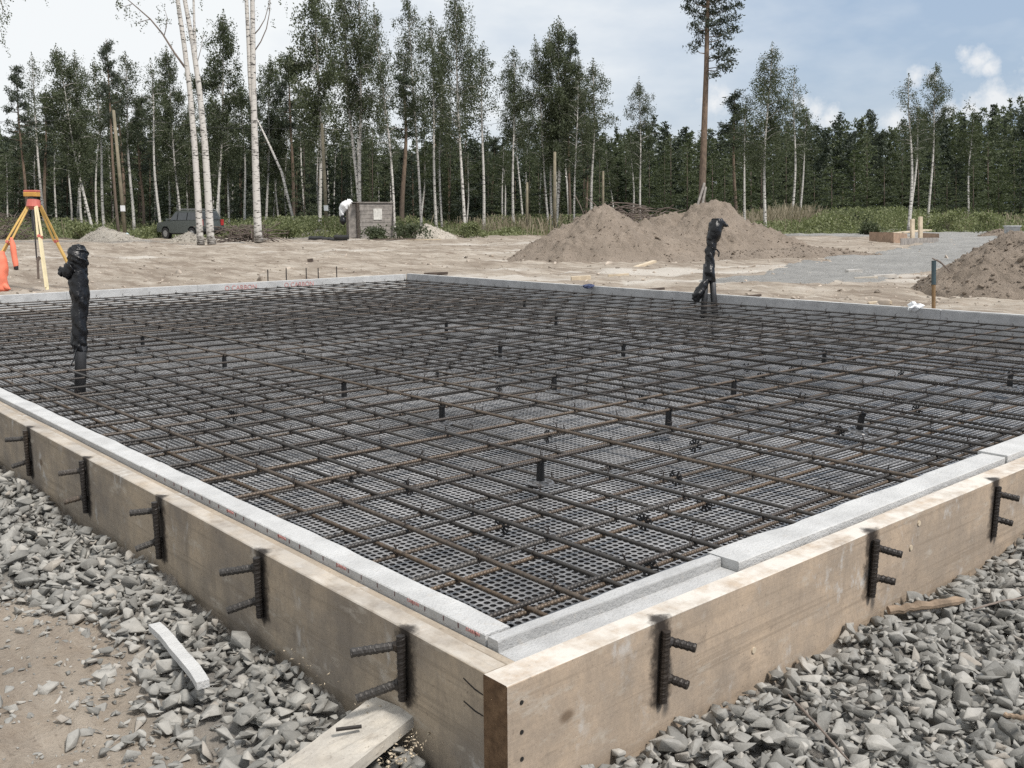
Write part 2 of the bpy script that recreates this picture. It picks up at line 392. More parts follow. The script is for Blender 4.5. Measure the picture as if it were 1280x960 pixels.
MT['black'] = simple('black_rubber', (0.015, 0.015, 0.016), 0.5)
MT['carpaint'] = simple('dark_car_paint', (0.12, 0.135, 0.127), 0.3, 0.55, 0.08)
MT['glass'] = simple('car_glass', (0.05, 0.056, 0.06), 0.05)
MT['chrome'] = simple('wheel_metal', (0.4, 0.4, 0.4), 0.4, 0.8)
MT['lampred'] = simple('red_lamp', (0.35, 0.03, 0.03), 0.3)
MT['brownpost'] = simple('rusty_post', (0.20, 0.125, 0.06), 0.8, 0, 0.3)
MT['teal'] = simple('dark_teal_pipe', (0.03, 0.055, 0.065), 0.45)
MT['bluerag'] = simple('blue_cloth', (0.05, 0.065, 0.13), 0.85)
MT['bark'] = simple('stick_bark', (0.25, 0.185, 0.13), 0.9, 0, 0.4, 20, 0.7, 60)
MT['bucket'] = simple('grey_bucket', (0.45, 0.46, 0.47), 0.5)

# ------------------------------------------------------------------ ground sheet
SX0, SX1, SY0, SY1 = 0.0, 7.52, 0.0, 10.97       # outer outline of the formwork
def slabd(x, y):                                  # distance outside the formwork (negative inside)
    dx = np.maximum(SX0 - x, x - SX1); dy = np.maximum(SY0 - y, y - SY1)
    return np.where((dx > 0) & (dy > 0), np.hypot(np.maximum(dx, 0), np.maximum(dy, 0)), np.maximum(dx, dy))
# gravel beds: left of the left board and in front of the right board
LB = [at(-160, 720, -.27), at(0, 745, -.27), at(90, 775, -.27), at(160, 815, -.27), at(215, 870, -.27), at(290, 930, -.27), at(380, 1000, -.27), at(560, 1120, -.27)]
def gravelden(x, y):
    left = x < 0.0
    yb = np.array([p[1] for p in LB]); xb = np.array([p[0] for p in LB])
    o = np.argsort(yb)
    edge = np.interp(y, yb[o], xb[o])
    dl = sstep(-0.42, 0.14, x - edge - 0.10 + 0.26 * vn(x * 2.3, y * 2.3, 5) + 0.1 * vn(x * 7, y * 7, 6))
    dr = sstep(-1.9, -1.3, y + 0.3 * vn(x * 1.7, y * 1.7, 8))
    return np.where(left & (y > -0.9), dl, np.where(y < 0.0, np.where(x > -0.25, dr, dl), 0))
def gheight(x, y):
    D = (x - CAM[0]) * FW[0] + (y - CAM[1]) * FW[1]
    r = np.hypot(x - CAM[0], y - CAM[1])
    z = -0.275 - 0.055 * sstep(4, 12, r)
    near = 1 - sstep(5, 9, r)
    z = z + near * (0.035 * fbm(x * 1.3, y * 1.3, 3, 1) + 0.034 * fbm(x * 6, y * 6, 5, 2) + 0.026 * np.abs(fbm(x * 15, y * 15, 3, 3)))
    far = sstep(5, 9, r) * (1 - sstep(70, 120, D))
    z = z + far * (0.05 * fbm(x * 0.35, y * 0.35, 3, 11) + 0.10 * fbm(x * 1.3, y * 1.3, 4, 12) + 0.05 * np.abs(fbm(x * 4, y * 4, 2, 13)))
    g = gravelden(x, y) * (r < 9)
    z = z - 0.012 * g
    sd = slabd(x, y)
    z = np.where(sd < -0.03, np.minimum(z, -0.32), z)
    return z
ROADPX = [(860, 352), (960, 338), (1010, 326), (1080, 318), (1160, 303), (1120, 296), (1000, 295), (930, 292), (925, 284), (1090, 284), (1290, 290), (1340, 292), (1340, 312),
          (1245, 318), (1215, 330), (1150, 345), (1110, 352), (1050, 356), (960, 358)]
def inpoly(x, y, P):
    c = np.zeros(np.shape(x), bool); n = len(P)
    for i in range(n):
        x0, y0 = P[i]; x1, y1 = P[(i + 1) % n]
        k = ((y0 > y) != (y1 > y)) & (x < (x1 - x0) * (y - y0) / (y1 - y0 + 1e-12) + x0); c ^= k
    return c
def make_ground():
    a_f = np.radians(np.arange(-37, 37.01, 0.22)); a_c = np.radians(np.arange(42, 318.1, 6))
    ang = np.concatenate([a_f, a_c])
    rad = [0.12]
    while rad[-1] < 5200:
        k = 1.013 if rad[-1] < 12 else (1.017 if rad[-1] < 80 else 1.12); rad.append(rad[-1] * k)
    rad = np.array(rad); na = len(ang); nr = len(rad)
    A, Rr = np.meshgrid(ang, rad)
    X = CAM[0] + Rr * (np.cos(A) * FW[0] + np.sin(A) * RT[0]); Y = CAM[1] + Rr * (np.cos(A) * FW[1] + np.sin(A) * RT[1])
    Z = gheight(X, Y)
    V = np.stack([X, Y, Z], -1).reshape(-1, 3)
    i = np.arange(nr - 1)[:, None]; j = np.arange(na)[None, :]; j2 = (j + 1) % na
    q = np.stack([i * na + j, i * na + j2, (i + 1) * na + j2, (i + 1) * na + j], -1).reshape(-1, 4)
    V = np.vstack([V, [[CAM[0], CAM[1], -0.275]]]); c = len(V) - 1
    tri = np.stack([np.full(na, c), (np.arange(na) + 1) % na, np.arange(na)], -1)
    q = q[:, ::-1]
    tri = tri[:, ::-1]
    # orientation: make normals up
    p = V[q[0]]; nz = np.cross(p[1] - p[0], p[2] - p[0])[2]
    if nz < 0: q = q[:, ::-1]; tri = tri[:, ::-1]
    loops = np.concatenate([q.ravel(), tri.ravel()]); sizes = np.concatenate([np.full(len(q), 4), np.full(len(tri), 3)])
    me = npmesh('ground', V, loops, sizes, True)
    x, y = V[:, 0], V[:, 1]; px, py, D = proj(V)
    zc = np.zeros((len(V), 4), np.float32); zc[:, 3] = 1
    lat = (x - CAM[0]) * RT[0] + (y - CAM[1]) * RT[1]
    DD = (x - CAM[0]) * FW[0] + (y - CAM[1]) * FW[1]
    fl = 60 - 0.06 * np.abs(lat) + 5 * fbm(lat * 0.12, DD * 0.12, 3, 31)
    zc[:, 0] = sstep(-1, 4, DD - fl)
    n1 = fbm(lat * 0.35, DD * 0.9, 4, 41)
    zc[:, 1] = sstep(0.28, 0.5, n1) * 0.8 * (DD > 8) * (DD < 55)
    st = np.exp(-((DD - (17.4 + 0.06 * lat)) / 0.55) ** 2) * (lat > 2.0) * (lat < 7.5) + np.exp(-((DD - 20.5) / 0.5) ** 2) * (lat > 3.2) * (lat < 8) + np.exp(-((DD - 23) / 0.5) ** 2) * (lat > 8.5) * (lat < 11)
    zc[:, 1] = np.maximum(zc[:, 1], np.clip(st * (0.45 + 1.6 * vn(lat * 2.2, DD * 3, 44)) * 1.3, 0, 0.95))
    far_grey = sstep(50, 54, DD) * (1 - sstep(58, 60, DD)) * sstep(-0.15, 0.1, fbm(lat * .2, DD * .3, 3, 55))
    zc[:, 2] = np.clip(far_grey, 0, 1)
    g = gravelden(x, y) * (np.hypot(x - CAM[0], y - CAM[1]) < 9)
    zc[:, 2] = np.maximum(zc[:, 2], 0.95 * sstep(.3, .9, g))
    at_ = me.color_attributes.new('zone', 'FLOAT_COLOR', 'POINT'); at_.data.foreach_set('color', zc.ravel())
    structure(obj('ground', me, MT['soil']))
make_ground()
def drape(name, P, mat, dz, cell):
    P = np.array(P)[:, :2]; x0, y0 = P.min(0); x1, y1 = P.max(0)
    xs = np.arange(x0, x1 + cell, cell); ys = np.arange(y0, y1 + cell, cell)
    Xg, Yg = np.meshgrid(xs, ys); Xj = Xg + 0.5 * cell * vn(Xg * 3, Yg * 3, 3); Yj = Yg + 0.5 * cell * vn(Xg * 3, Yg * 3, 4)
    ins = inpoly(Xj + 0.8 * vn(Xj * .8, Yj * .8, 9), Yj + 0.8 * vn(Xj * .8, Yj * .8, 10), [tuple(p) for p in P])
    Z = gheight(Xj, Yj) + dz
    V = np.stack([Xj, Yj, Z], -1).reshape(-1, 3); n = len(xs)
    k = ins[:-1, :-1] & ins[1:, :-1] & ins[:-1, 1:] & ins[1:, 1:]
    i, j = np.nonzero(k)
    q = np.stack([i * n + j, i * n + j + 1, (i + 1) * n + j + 1, (i + 1) * n + j], -1)
    used = np.unique(q); mp = np.zeros(len(V), int); mp[used] = np.arange(len(used))
    cnt = np.bincount(q.ravel(), minlength=len(V)); V[cnt < 4, 2] -= 0.10
    return structure(obj(name, npmesh(name, V[used], mp[q].ravel(), np.full(len(q), 4), True), mat))
drape('gravel_road', [at(a, b, -.33) for a, b in ROADPX], MT['road'], 0.035, 0.22)

# ------------------------------------------------------------------ crushed stone
def stone_variants(n):
    out = []
    for k in range(n):
        bm = bmesh.new()
        m = random.choice((7, 8, 9, 10, 12)); zf_ = random.uniform(.28, .55)
        for i in range(m):
            p = Vector((random.gauss(0, 1), random.gauss(0, 1), random.gauss(0, 1))).normalized() * random.uniform(0.8, 1.05)
            bm.verts.new((p.x, p.y * random.uniform(.7, 1) * 0.78, p.z * random.uniform(.95, 1.0) * zf_))
        r = bmesh.ops.convex_hull(bm, input=list(bm.verts))
        dele = [g for g in set(r['geom_interior']) | set(r['geom_unused']) if isinstance(g, bmesh.types.BMVert)]
        if dele: bmesh.ops.delete(bm, geom=dele, context='VERTS')
        bmesh.ops.bevel(bm, geom=list(bm.edges), offset=0.02, segments=1, affect='EDGES')
        bmesh.ops.recalc_face_normals(bm, faces=bm.faces)
        bm.verts.index_update()
        out.append((np.array([v.co[:] for v in bm.verts]), [[v.index for v in f.verts] for f in bm.faces])); bm.free()
    return out
SV = stone_variants(46)
def rotm(n, flat=0.5):
    a = rng.uniform(0, 2 * PI, n); b = rng.normal(0, flat, n); c = rng.normal(0, flat, n)
    ca, sa, cb, sb, cc, sc_ = np.cos(a), np.sin(a), np.cos(b), np.sin(b), np.cos(c), np.sin(c)
    Z = np.zeros(n); O = np.ones(n)
    Rz = np.stack([ca, -sa, Z, sa, ca, Z, Z, Z, O], -1).reshape(n, 3, 3)
    Ry = np.stack([cb, Z, sb, Z, O, Z, -sb, Z, cb], -1).reshape(n, 3, 3)
    Rx = np.stack([O, Z, Z, Z, cc, -sc_, Z, sc_, cc], -1).reshape(n, 3, 3)
    return Ry @ Rx @ Rz
def scatter(name, P, size, mat, flat=0.5):
    n = len(P); Rm = rotm(n, flat); vi = rng.integers(0, len(SV), n)
    Vs = []; Ls = []; Ss = []; off = 0
    for i in range(n):
        v, f = SV[vi[i]]; Vs.append((v * size[i]) @ Rm[i].T + P[i])
        for q in f: Ls.extend(k + off for k in q); Ss.append(len(q))
        off += len(v)
    return obj(name, npmesh(name, np.vstack(Vs), Ls, Ss), mat)
def gravel():
    P = []; S = []
    def fill(x0, x1, y0, y1, per, lay):
        n = int((x1 - x0) * (y1 - y0) * per)
        x = rng.uniform(x0, x1, n); y = rng.uniform(y0, y1, n)
        d = gravelden(x, y)
        k = (rng.random(n) < d ** 1.3) & (slabd(x, y) > 0.012)
        px, py, D = proj(np.stack([x, y, np.full(n, -.25)], -1))
        k &= (D > 0.3) & (px > -250) & (px < 1560) & (py < 1250)
        x = x[k]; y = y[k]; d = d[k]
        s = np.clip(np.exp(rng.normal(math.log(0.0215), 0.44, len(x))), 0.009, 0.05)
        s *= np.where(d < 0.5, 0.85, 1.0)
        sd = slabd(x, y); s = np.minimum(s, 0.9 * sd + 0.010)
        z = gheight(x, y) + 0.012 * d + lay * d + rng.uniform(-0.2, 0.35, len(x)) * s
        P.append(np.stack([x, y, z], -1)); S.append(s)
    fill(-1.9, 0, -0.8, 5.2, 1700, 0.0); fill(-1.9, 0, -0.8, 5.2, 1200, 0.02)
    fill(-0.4, 3.9, -2.0, 0.0, 1800, 0.0); fill(-0.4, 3.9, -2.0, 0.0, 1300, 0.022)
    # strays on the sand
    n = 5200; x = rng.uniform(-2.2, -0.2, n); y = rng.uniform(-0.9, 4, n); k = (gravelden(x, y) < 0.3) & (x < -0.3)
    x = x[k]; y = y[k]; s = np.minimum(np.exp(rng.normal(math.log(0.0075), 0.75, len(x))), .032)
    P.append(np.stack([x, y, gheight(x, y) + 0.05 * s], -1)); S.append(s)
    n = 16000; x = rng.uniform(-1.9, 0, n); y = rng.uniform(-.9, 4.5, n); d = gravelden(x, y); k = (rng.random(n) < np.exp(-((d - .35) / .3) ** 2)) & (slabd(x, y) > .01); x = x[k]; y = y[k]
    s = np.exp(rng.normal(math.log(0.0062), 0.45, len(x))); P.append(np.stack([x, y, gheight(x, y) + .3 * s], -1)); S.append(s)
    o = scatter('gravel', np.vstack(P), np.concatenate(S), MT['stone'], 0.40)
    o['label'] = 'loose grey crushed stone around the formwork'; o['category'] = 'gravel'; o['kind'] = 'stuff'
gravel()
# small stones on the dug ground beyond the slab
def far_stones():
    n = 8000; D = 12.5 * (55 / 12.5) ** rng.random(n); px = rng.uniform(-150, 1430, n)
    P = np.array([col(a, b, -.33) for a, b in zip(px, D)]); k = slabd(P[:, 0], P[:, 1]) > 0.25; P = P[k]; D = D[k]
    P[:, 2] = gheight(P[:, 0], P[:, 1])
    s = np.exp(rng.normal(math.log(0.020), 0.55, len(P))) * (1 + D / 70)
    o = scatter('scattered_stones', P, s, simple('site_stones', (0.34, 0.29, 0.24), 0.9, 0, 0.6, 3), 0.4)
    o['label'] = 'small stones and clods strewn over the bare sandy ground'; o['category'] = 'stones'; o['kind'] = 'stuff'
far_stones()

# ------------------------------------------------------------------ formwork
def plank(name, x0, x1, y0, y1, z0, z1, axis, mat, seg=0.12, wob=0.0025, seed=0, parent=None, endmat=False, inner_wave=0.0):
    L0, L1 = (x0, x1) if axis == 'X' else (y0, y1)
    n = max(2, int((L1 - L0) / seg)); V = []; b = 0.0025
    for i in range(n + 1):
        t = L0 + (L1 - L0) * i / n
        o = [float(vn(t * 2.1 + c * 13, seed + c * 3.7, seed + c)) * 2 * wob for c in range(4)]
        a0, a1 = (y0, y1) if axis == 'X' else (x0, x1)
        a0 += o[0]; a1 += o[1] + inner_wave * float(fbm(np.array(t * 6.0), np.array(seed * 1.0), 4, seed)); zz1 = z1 + o[2]; zz0 = z0
        prof = [(a0, zz0), (a1, zz0), (a1, zz1 - b), (a1 - b, zz1), (a0 + b, zz1), (a0, zz1 - b)]
        for (a, z) in prof: V.append((t, a, z) if axis == 'X' else (a, t, z))
    m = 6; Fc = []; MI = []
    for i in range(n):
        for k in range(m): Fc.append((i * m + k, (i + 1) * m + k, (i + 1) * m + (k + 1) % m, i * m + (k + 1) % m)); MI.append(0)
    Fc.append(tuple(range(m))); Fc.append(tuple(n * m + k for k in range(m - 1, -1, -1))); MI += [1, 1] if endmat else [0, 0]
    if axis == 'Y': pass
    me = mesh(name, V, Fc)
    me.materials.append(mat)
    if endmat: me.materials.append(MT['end'])
    me.polygons.foreach_set('material_index', MI)
    bm = bmesh.new(); bm.from_mesh(me); bmesh.ops.recalc_face_normals(bm, faces=bm.faces); bm.to_mesh(me); bm.free()
    return obj(name, me, None, parent)
BT = 0.066
rb = plank('formwork_board', 0.0, 7.5, 0.0, BT, -0.31, 0.0, 'X', MT['boardR'], seed=3, endmat=True)
tag(rb, 'tan wooden formwork board with dark end grain, facing the camera on the right', 'board', 'formwork boards round the slab')
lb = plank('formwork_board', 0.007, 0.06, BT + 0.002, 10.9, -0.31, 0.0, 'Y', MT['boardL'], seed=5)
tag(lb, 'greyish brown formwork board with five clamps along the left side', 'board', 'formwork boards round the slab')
la = plank('lath', 0.0625, 0.088, BT + 0.002, 10.9, -0.20, -0.006, 'Y', MT['lath'], seed=8)
tag(la, 'thin lath between the left formwork board and the white foam strip', 'lath')
fb = plank('formwork_board', 7.505, 7.56, 0.07, 10.9, -0.27, -0.03, 'Y', MT['lath'], seed=11)
tag(fb, 'far formwork board behind the shade-toned foam edge on the right', 'board', 'formwork boards round the slab')
fb = plank('formwork_board', 0.06, 7.5, 10.925, 10.98, -0.27, -0.03, 'X', MT['wood'], seed=13)
tag(fb, 'far formwork board behind the white foam edge with red print', 'board', 'formwork boards round the slab')
# nail holes + cracks at the corner are dents in the right board: small dark plugs
for k, z in enumerate((-0.045, -0.105, -0.16)):
    mb = MB(); mb.tube([(0.035, -0.0025, z), (0.035, 0.004, z)], 0.0045, 8); mb.build('nail_hole', MT['void'], rb)
for (x, z) in ((1.585, -0.035), (1.545, -0.10), (2.20, -0.045), (2.165, -0.12), (0.78, -0.175)):
    mb = MB(); mb.tube([(x, -0.002, z), (x, 0.004, z)], 0.008, 10); mb.build('bolt_hole', MT['fresh'], rb)
for (z, dz) in ((-0.045, 0.02), (-0.09, 0.012)):
    mb = MB(); mb.tube([(0.0060, 0.075, z - dz * .2), (0.0056, 0.10, z - 0.002), (0.006, 0.135, z + dz * .4)], 0.0022, 5); mb.build('crack', MT['void'], lb)

# foam edge strips -------------------------------------------------
FZ = -0.236
def foam_strip(label, x0, x1, y0, y1, z1, axis, mat, seed, wave=0.0):
    o = plank('foam_strip', x0, x1, y0, y1, FZ, z1, axis, mat, 0.05, 0.0015, seed, inner_wave=wave)
    if axis == 'Y' and x0 < 1:
        o.data.materials.append(MT['foamr'])
        for p in o.data.polygons:
            if abs(p.normal.x) > .8: p.material_index = 1
    return tag(o, label, 'foam strip', 'foam strips lining the formwork')
FOAMSIDE = True
fs = foam_strip('white foam strip with red tick print on top of the left board, nearest the corner', 0.0905, 0.16, 0.17, 2.02, 0.016, 'Y', MT['foam'], 21, 0.010)
foam_strip('white foam strip on the left board beyond its broken edge', 0.0905, 0.165, 2.023, 4.4, 0.013, 'Y', MT['foam'], 22, 0.008)
foam_strip('white foam strip on the left board running out of the picture', 0.0905, 0.16, 4.403, 10.84, 0.012, 'Y', MT['foam'], 23, 0.008)
# print on the outer edge of the near strip
mb = MB()
y = 0.2
while y < 1.95:
    mb.box((0.0895, y, 0.007), (0.0012, 0.0022, 0.011)); y += 0.045 + 0.03 * random.random()
structure(structure(structure(structure(structure(structure(structure(structure(structure(mb.build('tick_print', MT['tick'], fs), 'stuff'), 'stuff'), 'stuff'), 'stuff'), 'stuff'), 'stuff'), 'stuff'), 'stuff'), 'stuff')
def text(body, size, mat, parent, M4, bold=0.0):
    cu = bpy.data.curves.new('lettering', 'FONT'); cu.body = body; cu.size = size; cu.extrude = 0.0006; cu.offset = bold
    cu.align_x = 'CENTER'; cu.align_y = 'CENTER'; cu.materials.append(mat)
    tmp = bpy.data.objects.new('lettering', cu); COL.objects.link(tmp)
    me = bpy.data.meshes.new_from_object(tmp.evaluated_get(bpy.context.evaluated_depsgraph_get())); bpy.data.objects.remove(tmp)
    if not me.materials: me.materials.append(mat)
    o = obj('lettering', me, None, parent); o.matrix_local = M4; return o
def basis(x, y, z, loc): return Matrix(((x[0], y[0], z[0], loc[0]), (x[1], y[1], z[1], loc[1]), (x[2], y[2], z[2], loc[2]), (0, 0, 0, 1)))
for yy in (0.21, 0.42, 0.72, 1.02, 1.33):
    text('CARBON', 0.011, MT['redfaint'], fs, basis((0, -1, 0), (0, 0, 1), (-1, 0, 0), (0.0893, yy, 0.008)))
# right side: rebated piece, full piece, third piece
xb = at(903, 703, 0)[0]; xc = at(1238, 573, 0)[0]
def rebate(x0, x1):
    n = 30; V = []
    for i in range(n + 1):
        x = x0 + (x1 - x0) * i / n
        w = 0.006 * float(fbm(np.array(x * 7), np.array(2.0), 3, 9)); e = 0.008 * float(fbm(np.array(x * 9), np.array(5.0), 3, 19))
        for (a, z) in ((0.0695, FZ), (0.166 + e, FZ), (0.164 + e, 0.010), (0.162 + e, 0.013), (0.134 + w, 0.013), (0.132 + w, 0.011), (0.130 + w * .8, -0.011), (0.0695, -0.012)):
            V.append((x, a, z))
    Fc = []; m = 8
    for i in range(n):
        for k in range(m): Fc.append((i * m + k, (i + 1) * m + k, (i + 1) * m + (k + 1) % m, i * m + (k + 1) % m))
    Fc.append(tuple(range(m))); Fc.append(tuple(n * m + k for k in range(m - 1, -1, -1)))
    me = mesh('foam_strip', V, Fc); bm = bmesh.new(); bm.from_mesh(me); bmesh.ops.recalc_face_normals(bm, faces=bm.faces); bm.to_mesh(me); bm.free()
    me.materials.append(MT['foamr']); me.materials.append(MT['foamd'])
    me.polygons.foreach_set('material_index', [1 if (k % 8) in (4, 5) and k < n * 8 else 0 for k in range(len(me.polygons))]); return obj('foam_strip', me)
o = rebate(0.092, xb - 0.004); tag(o, 'white foam strip with stepped grey rebate, at the near corner on the right board', 'foam strip', 'foam strips lining the formwork')
foam_strip('white foam strip with a wavy inner edge, middle piece on the right board', xb, xc - 0.003, 0.0785, 0.168, 0.014, 'X', MT['foam'], 25, 0.014)
foam_strip('white foam strip on the right board, last piece at the picture edge', xc, 7.43, 0.074, 0.175, 0.020, 'X', MT['foam'], 26, 0.008)
# far sides
IX, IY = 7.435, 10.855
f1 = foam_strip('light foam edge at the far left, piece beside the tripod', 0.172, 2.55, IY, 10.92, 0.004, 'X', MT['foam'], 31)
f2 = foam_strip('light foam edge at the far left behind the bagged pipe', 2.553, 4.16, IY, 10.92, 0.004, 'X', MT['foam'], 32)
f3 = foam_strip('light foam edge with red lettering in front of the five steel rods', 4.163, 7.43, IY, 10.92, 0.002, 'X', MT['foam'], 33)
for pxx in (301, 374):
    p = at(pxx, 357, 0.0); X = CAM[0] + (p[0] - CAM[0]) * (IY - CAM[1]) / (p[1] - CAM[1])
    text('O CARBON', 0.088, MT['redfaint'], f3, basis((1, 0, 0), (0, 0, 1), (0, -1, 0), (X, IY - 0.003, -0.06)))
f4 = foam_strip('shade-toned foam edge on the far right side, piece at the far corner', IX, 7.5, 5.2, 10.853, 0.004, 'Y', MT['foamshade'], 34)
f5 = foam_strip('shade-toned foam edge on the far right side beside the teal stake', IX, 7.5, 2.7, 5.197, 0.004, 'Y', MT['foamshade'], 35)
f6 = foam_strip('shade-toned foam edge on the far right side at the picture edge', IX, 7.5, 0.18, 2.697, 0.006, 'Y', MT['foamshade'], 36)
for f_, a, b in ((f4, 5.2, 10.85), (f5, 2.7, 5.19), (f6, 0.2, 2.69)):
    mb = MB(); mb.box((IX + 0.0325, (a + b) / 2, 0.009), (0.060, b - a - 0.01, 0.006)); mb.build('lit_top_cap', MT['foam'], f_)  # white cap paints the lit top against the shade-toned faces

# ------------------------------------------------------------------ dimpled membrane
def make_membrane(p=0.0272):
    x0, x1, y0, y1 = 0.168, IX, 0.182, IY
    nx = int((x1 - x0) / p); ny = int((y1 - y0) / p); px_ = (x1 - x0) / nx; py_ = (y1 - y0) / ny
    i, j = np.meshgrid(np.arange(nx), np.arange(ny), indexing='ij')
    cx = x0 + (i + 0.5) * px_; cy = y0 + (j + 0.5) * py_
    near = ((cx < 4.6) & (cy < 6.2)).ravel(); cx = cx.ravel(); cy = cy.ravel(); i = i.ravel(); j = j.ravel()
    gx = x0 + np.arange(nx + 1) * px_; gy = y0 + np.arange(ny + 1) * py_
    GX, GY = np.meshgrid(gx, gy, indexing='ij')
    def zz(x, y): return -0.2335 + 0.006 * fbm(x * 1.1, y * 1.1, 3, 61)
    G = np.stack([GX, GY, zz(GX, GY)], -1).reshape(-1, 3)
    c00 = i * (ny + 1) + j; c10 = (i + 1) * (ny + 1) + j; c11 = c10 + 1; c01 = c00 + 1
    base = len(G); Vs = [G]; loops = []; sizes = []; mids = []
    rt, rb_, dep = 0.0104, 0.0088, 0.018
    # near: octagonal cups
    k = np.nonzero(near)[0]; n = len(k)
    a = np.arange(8) * PI / 4 + PI / 8
    X = cx[k][:, None]; Y = cy[k][:, None]; Z = zz(cx[k], cy[k])[:, None]
    top = np.stack([X + rt * np.cos(a), Y + rt * np.sin(a), Z + 0 * a], -1); bot = np.stack([X + rb_ * np.cos(a), Y + rb_ * np.sin(a), Z - dep + 0 * a], -1)
    Vs.append(np.concatenate([top, bot], 1).reshape(-1, 3))
    o = base + np.arange(n) * 16
    C = [c11[k], c01[k], c00[k], c10[k]]     # corners at 45, 135, 225, 315 deg
    for q in range(4):
        t0 = o + (2 * q) % 8; t1 = o + (2 * q + 1) % 8; t2 = o + (2 * q + 2) % 8    # 22.5+90q, 67.5+90q, 112.5+90q
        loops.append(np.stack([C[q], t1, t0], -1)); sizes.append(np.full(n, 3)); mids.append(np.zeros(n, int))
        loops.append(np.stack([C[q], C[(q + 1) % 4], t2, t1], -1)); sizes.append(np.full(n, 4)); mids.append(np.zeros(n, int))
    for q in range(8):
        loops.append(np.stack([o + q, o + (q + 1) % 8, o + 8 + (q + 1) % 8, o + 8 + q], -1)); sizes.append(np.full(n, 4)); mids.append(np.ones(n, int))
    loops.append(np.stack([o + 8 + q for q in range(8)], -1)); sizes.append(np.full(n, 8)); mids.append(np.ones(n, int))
    base += n * 16
    # far: square cups
    k = np.nonzero(~near)[0]; n = len(k); a = np.arange(4) * PI / 2 + PI / 4
    X = cx[k][:, None]; Y = cy[k][:, None]; Z = zz(cx[k], cy[k])[:, None]; rt, rb_ = 0.0120, 0.0100
    top = np.stack([X + rt * np.cos(a), Y + rt * np.sin(a), Z + 0 * a], -1); bot = np.stack([X + rb_ * np.cos(a), Y + rb_ * np.sin(a), Z - dep + 0 * a], -1)
    Vs.append(np.concatenate([top, bot], 1).reshape(-1, 3)); o = base + np.arange(n) * 8
    C = [c11[k], c01[k], c00[k], c10[k]]
    for q in range(4):
        q2 = (q + 1) % 4
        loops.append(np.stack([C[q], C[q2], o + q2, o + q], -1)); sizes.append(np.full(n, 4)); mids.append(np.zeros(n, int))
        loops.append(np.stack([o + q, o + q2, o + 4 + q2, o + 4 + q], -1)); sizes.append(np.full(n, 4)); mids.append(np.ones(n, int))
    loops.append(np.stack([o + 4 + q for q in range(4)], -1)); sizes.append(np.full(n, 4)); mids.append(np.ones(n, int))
    L = np.concatenate([l.ravel() for l in loops]); S = np.concatenate(sizes)
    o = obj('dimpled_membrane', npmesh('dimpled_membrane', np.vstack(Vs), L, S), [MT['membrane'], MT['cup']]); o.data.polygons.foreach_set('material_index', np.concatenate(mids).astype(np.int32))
    tag(o, 'black dimpled plastic membrane covering the slab bed under the rebar', 'membrane')
make_membrane()

# ------------------------------------------------------------------ reinforcement
def ribbed_bar(L, r, seed, bow, near):
    """rolled bar whose first metres carry real crescent ribs"""
    S = 10; t = np.concatenate([np.arange(0, near, 0.0027), np.arange(near, L, 0.25), [L]]); n = len(t)
    T, A = np.meshgrid(t, np.arange(S) * 2 * PI / S, indexing='ij'); A2 = np.where(A < PI, A, 2 * PI - A)
    rr = r * 0.90 + np.where(T < near, 0.0019 * np.clip(np.sin(T * 2 * PI / 0.0122 + A2 * 1.3), 0, 1) + 0.0003 * vn(T * 300, A * 2, seed), 0.0004)
    dy = bow * 2 * fbm(t * 0.5, np.full(n, seed * 3.1), 2, seed); dz = bow * 1.1 * vn(t * 0.7, np.full(n, seed * 1.7), seed + 50)
    V = np.stack([T, dy[:, None] + rr * np.cos(A), dz[:, None] + rr * np.sin(A)], -1).reshape(-1, 3)
    i, k = np.meshgrid(np.arange(n - 1), np.arange(S), indexing='ij'); i = i.ravel(); k = k.ravel(); k2 = (k + 1) % S
    q = np.stack([i * S + k, i * S + k2, (i + 1) * S + k2, (i + 1) * S + k], -1)[:, ::-1]
    lo = np.concatenate([q.ravel(), np.arange(S), (n - 1) * S + np.arange(S)[::-1]]); sz = np.concatenate([np.full(len(q), 4), [S, S]])
    me = npmesh('bar', V, lo, sz, True); me.materials.append(MT['rebar_ribbed']); return me
def bar_mesh(L, r, seed, bow=0.006, sides=8, near=0.0):
    if near > 0: return ribbed_bar(L, r, seed, bow, near)
    n = max(3, int(L / 0.3)); V = []; Fc = []
    for i in range(n + 1):
        t = i / n * L
        dy = bow * 2 * float(fbm(np.array(t * 0.5), np.array(seed * 3.1), 2, seed)); dz = bow * 1.1 * float(vn(t * 0.7, seed * 1.7, seed + 50))
        for k in range(sides):
            a = 2 * PI * k / sides; V.append((t, dy + r * math.cos(a), dz + r * math.sin(a)))
    for i in range(n):
        for k in range(sides): Fc.append((i * sides + k, (i + 1) * sides + k, (i + 1) * sides + (k + 1) % sides, i * sides + (k + 1) % sides))
    Fc.append(tuple(range(sides))); Fc.append(tuple(n * sides + k for k in range(sides - 1, -1, -1)))
    Fc = [q[::-1] for q in Fc]
    me = mesh('bar', V, Fc, True); me.materials.append(MT['rebar']); return me
def fillpos(lst, last, step, jit=0.03):
    lst = list(lst)
    while lst[-1] + step < last: lst.append(lst[-1] + step + random.uniform(-jit, jit))
    return lst
UX = fillpos([0.515, 0.775, 1.065, 1.40, 1.79, 2.18, 2.55, 2.83, 3.14, 3.46, 3.80, 4.15, 4.53, 4.87, 5.2, 5.51, 5.88, 6.2, 6.55, 6.92, 7.27], 7.2, 0.34)
UY = fillpos([0.41, 0.71, 1.055, 1.41, 1.73, 2.01, 2.29, 2.56, 2.82, 3.03, 3.23, 3.48, 3.73], 10.7, 0.30)
LX = fillpos([0.30, 0.55, 0.86, 1.17, 1.50, 1.83], 7.35, 0.33)
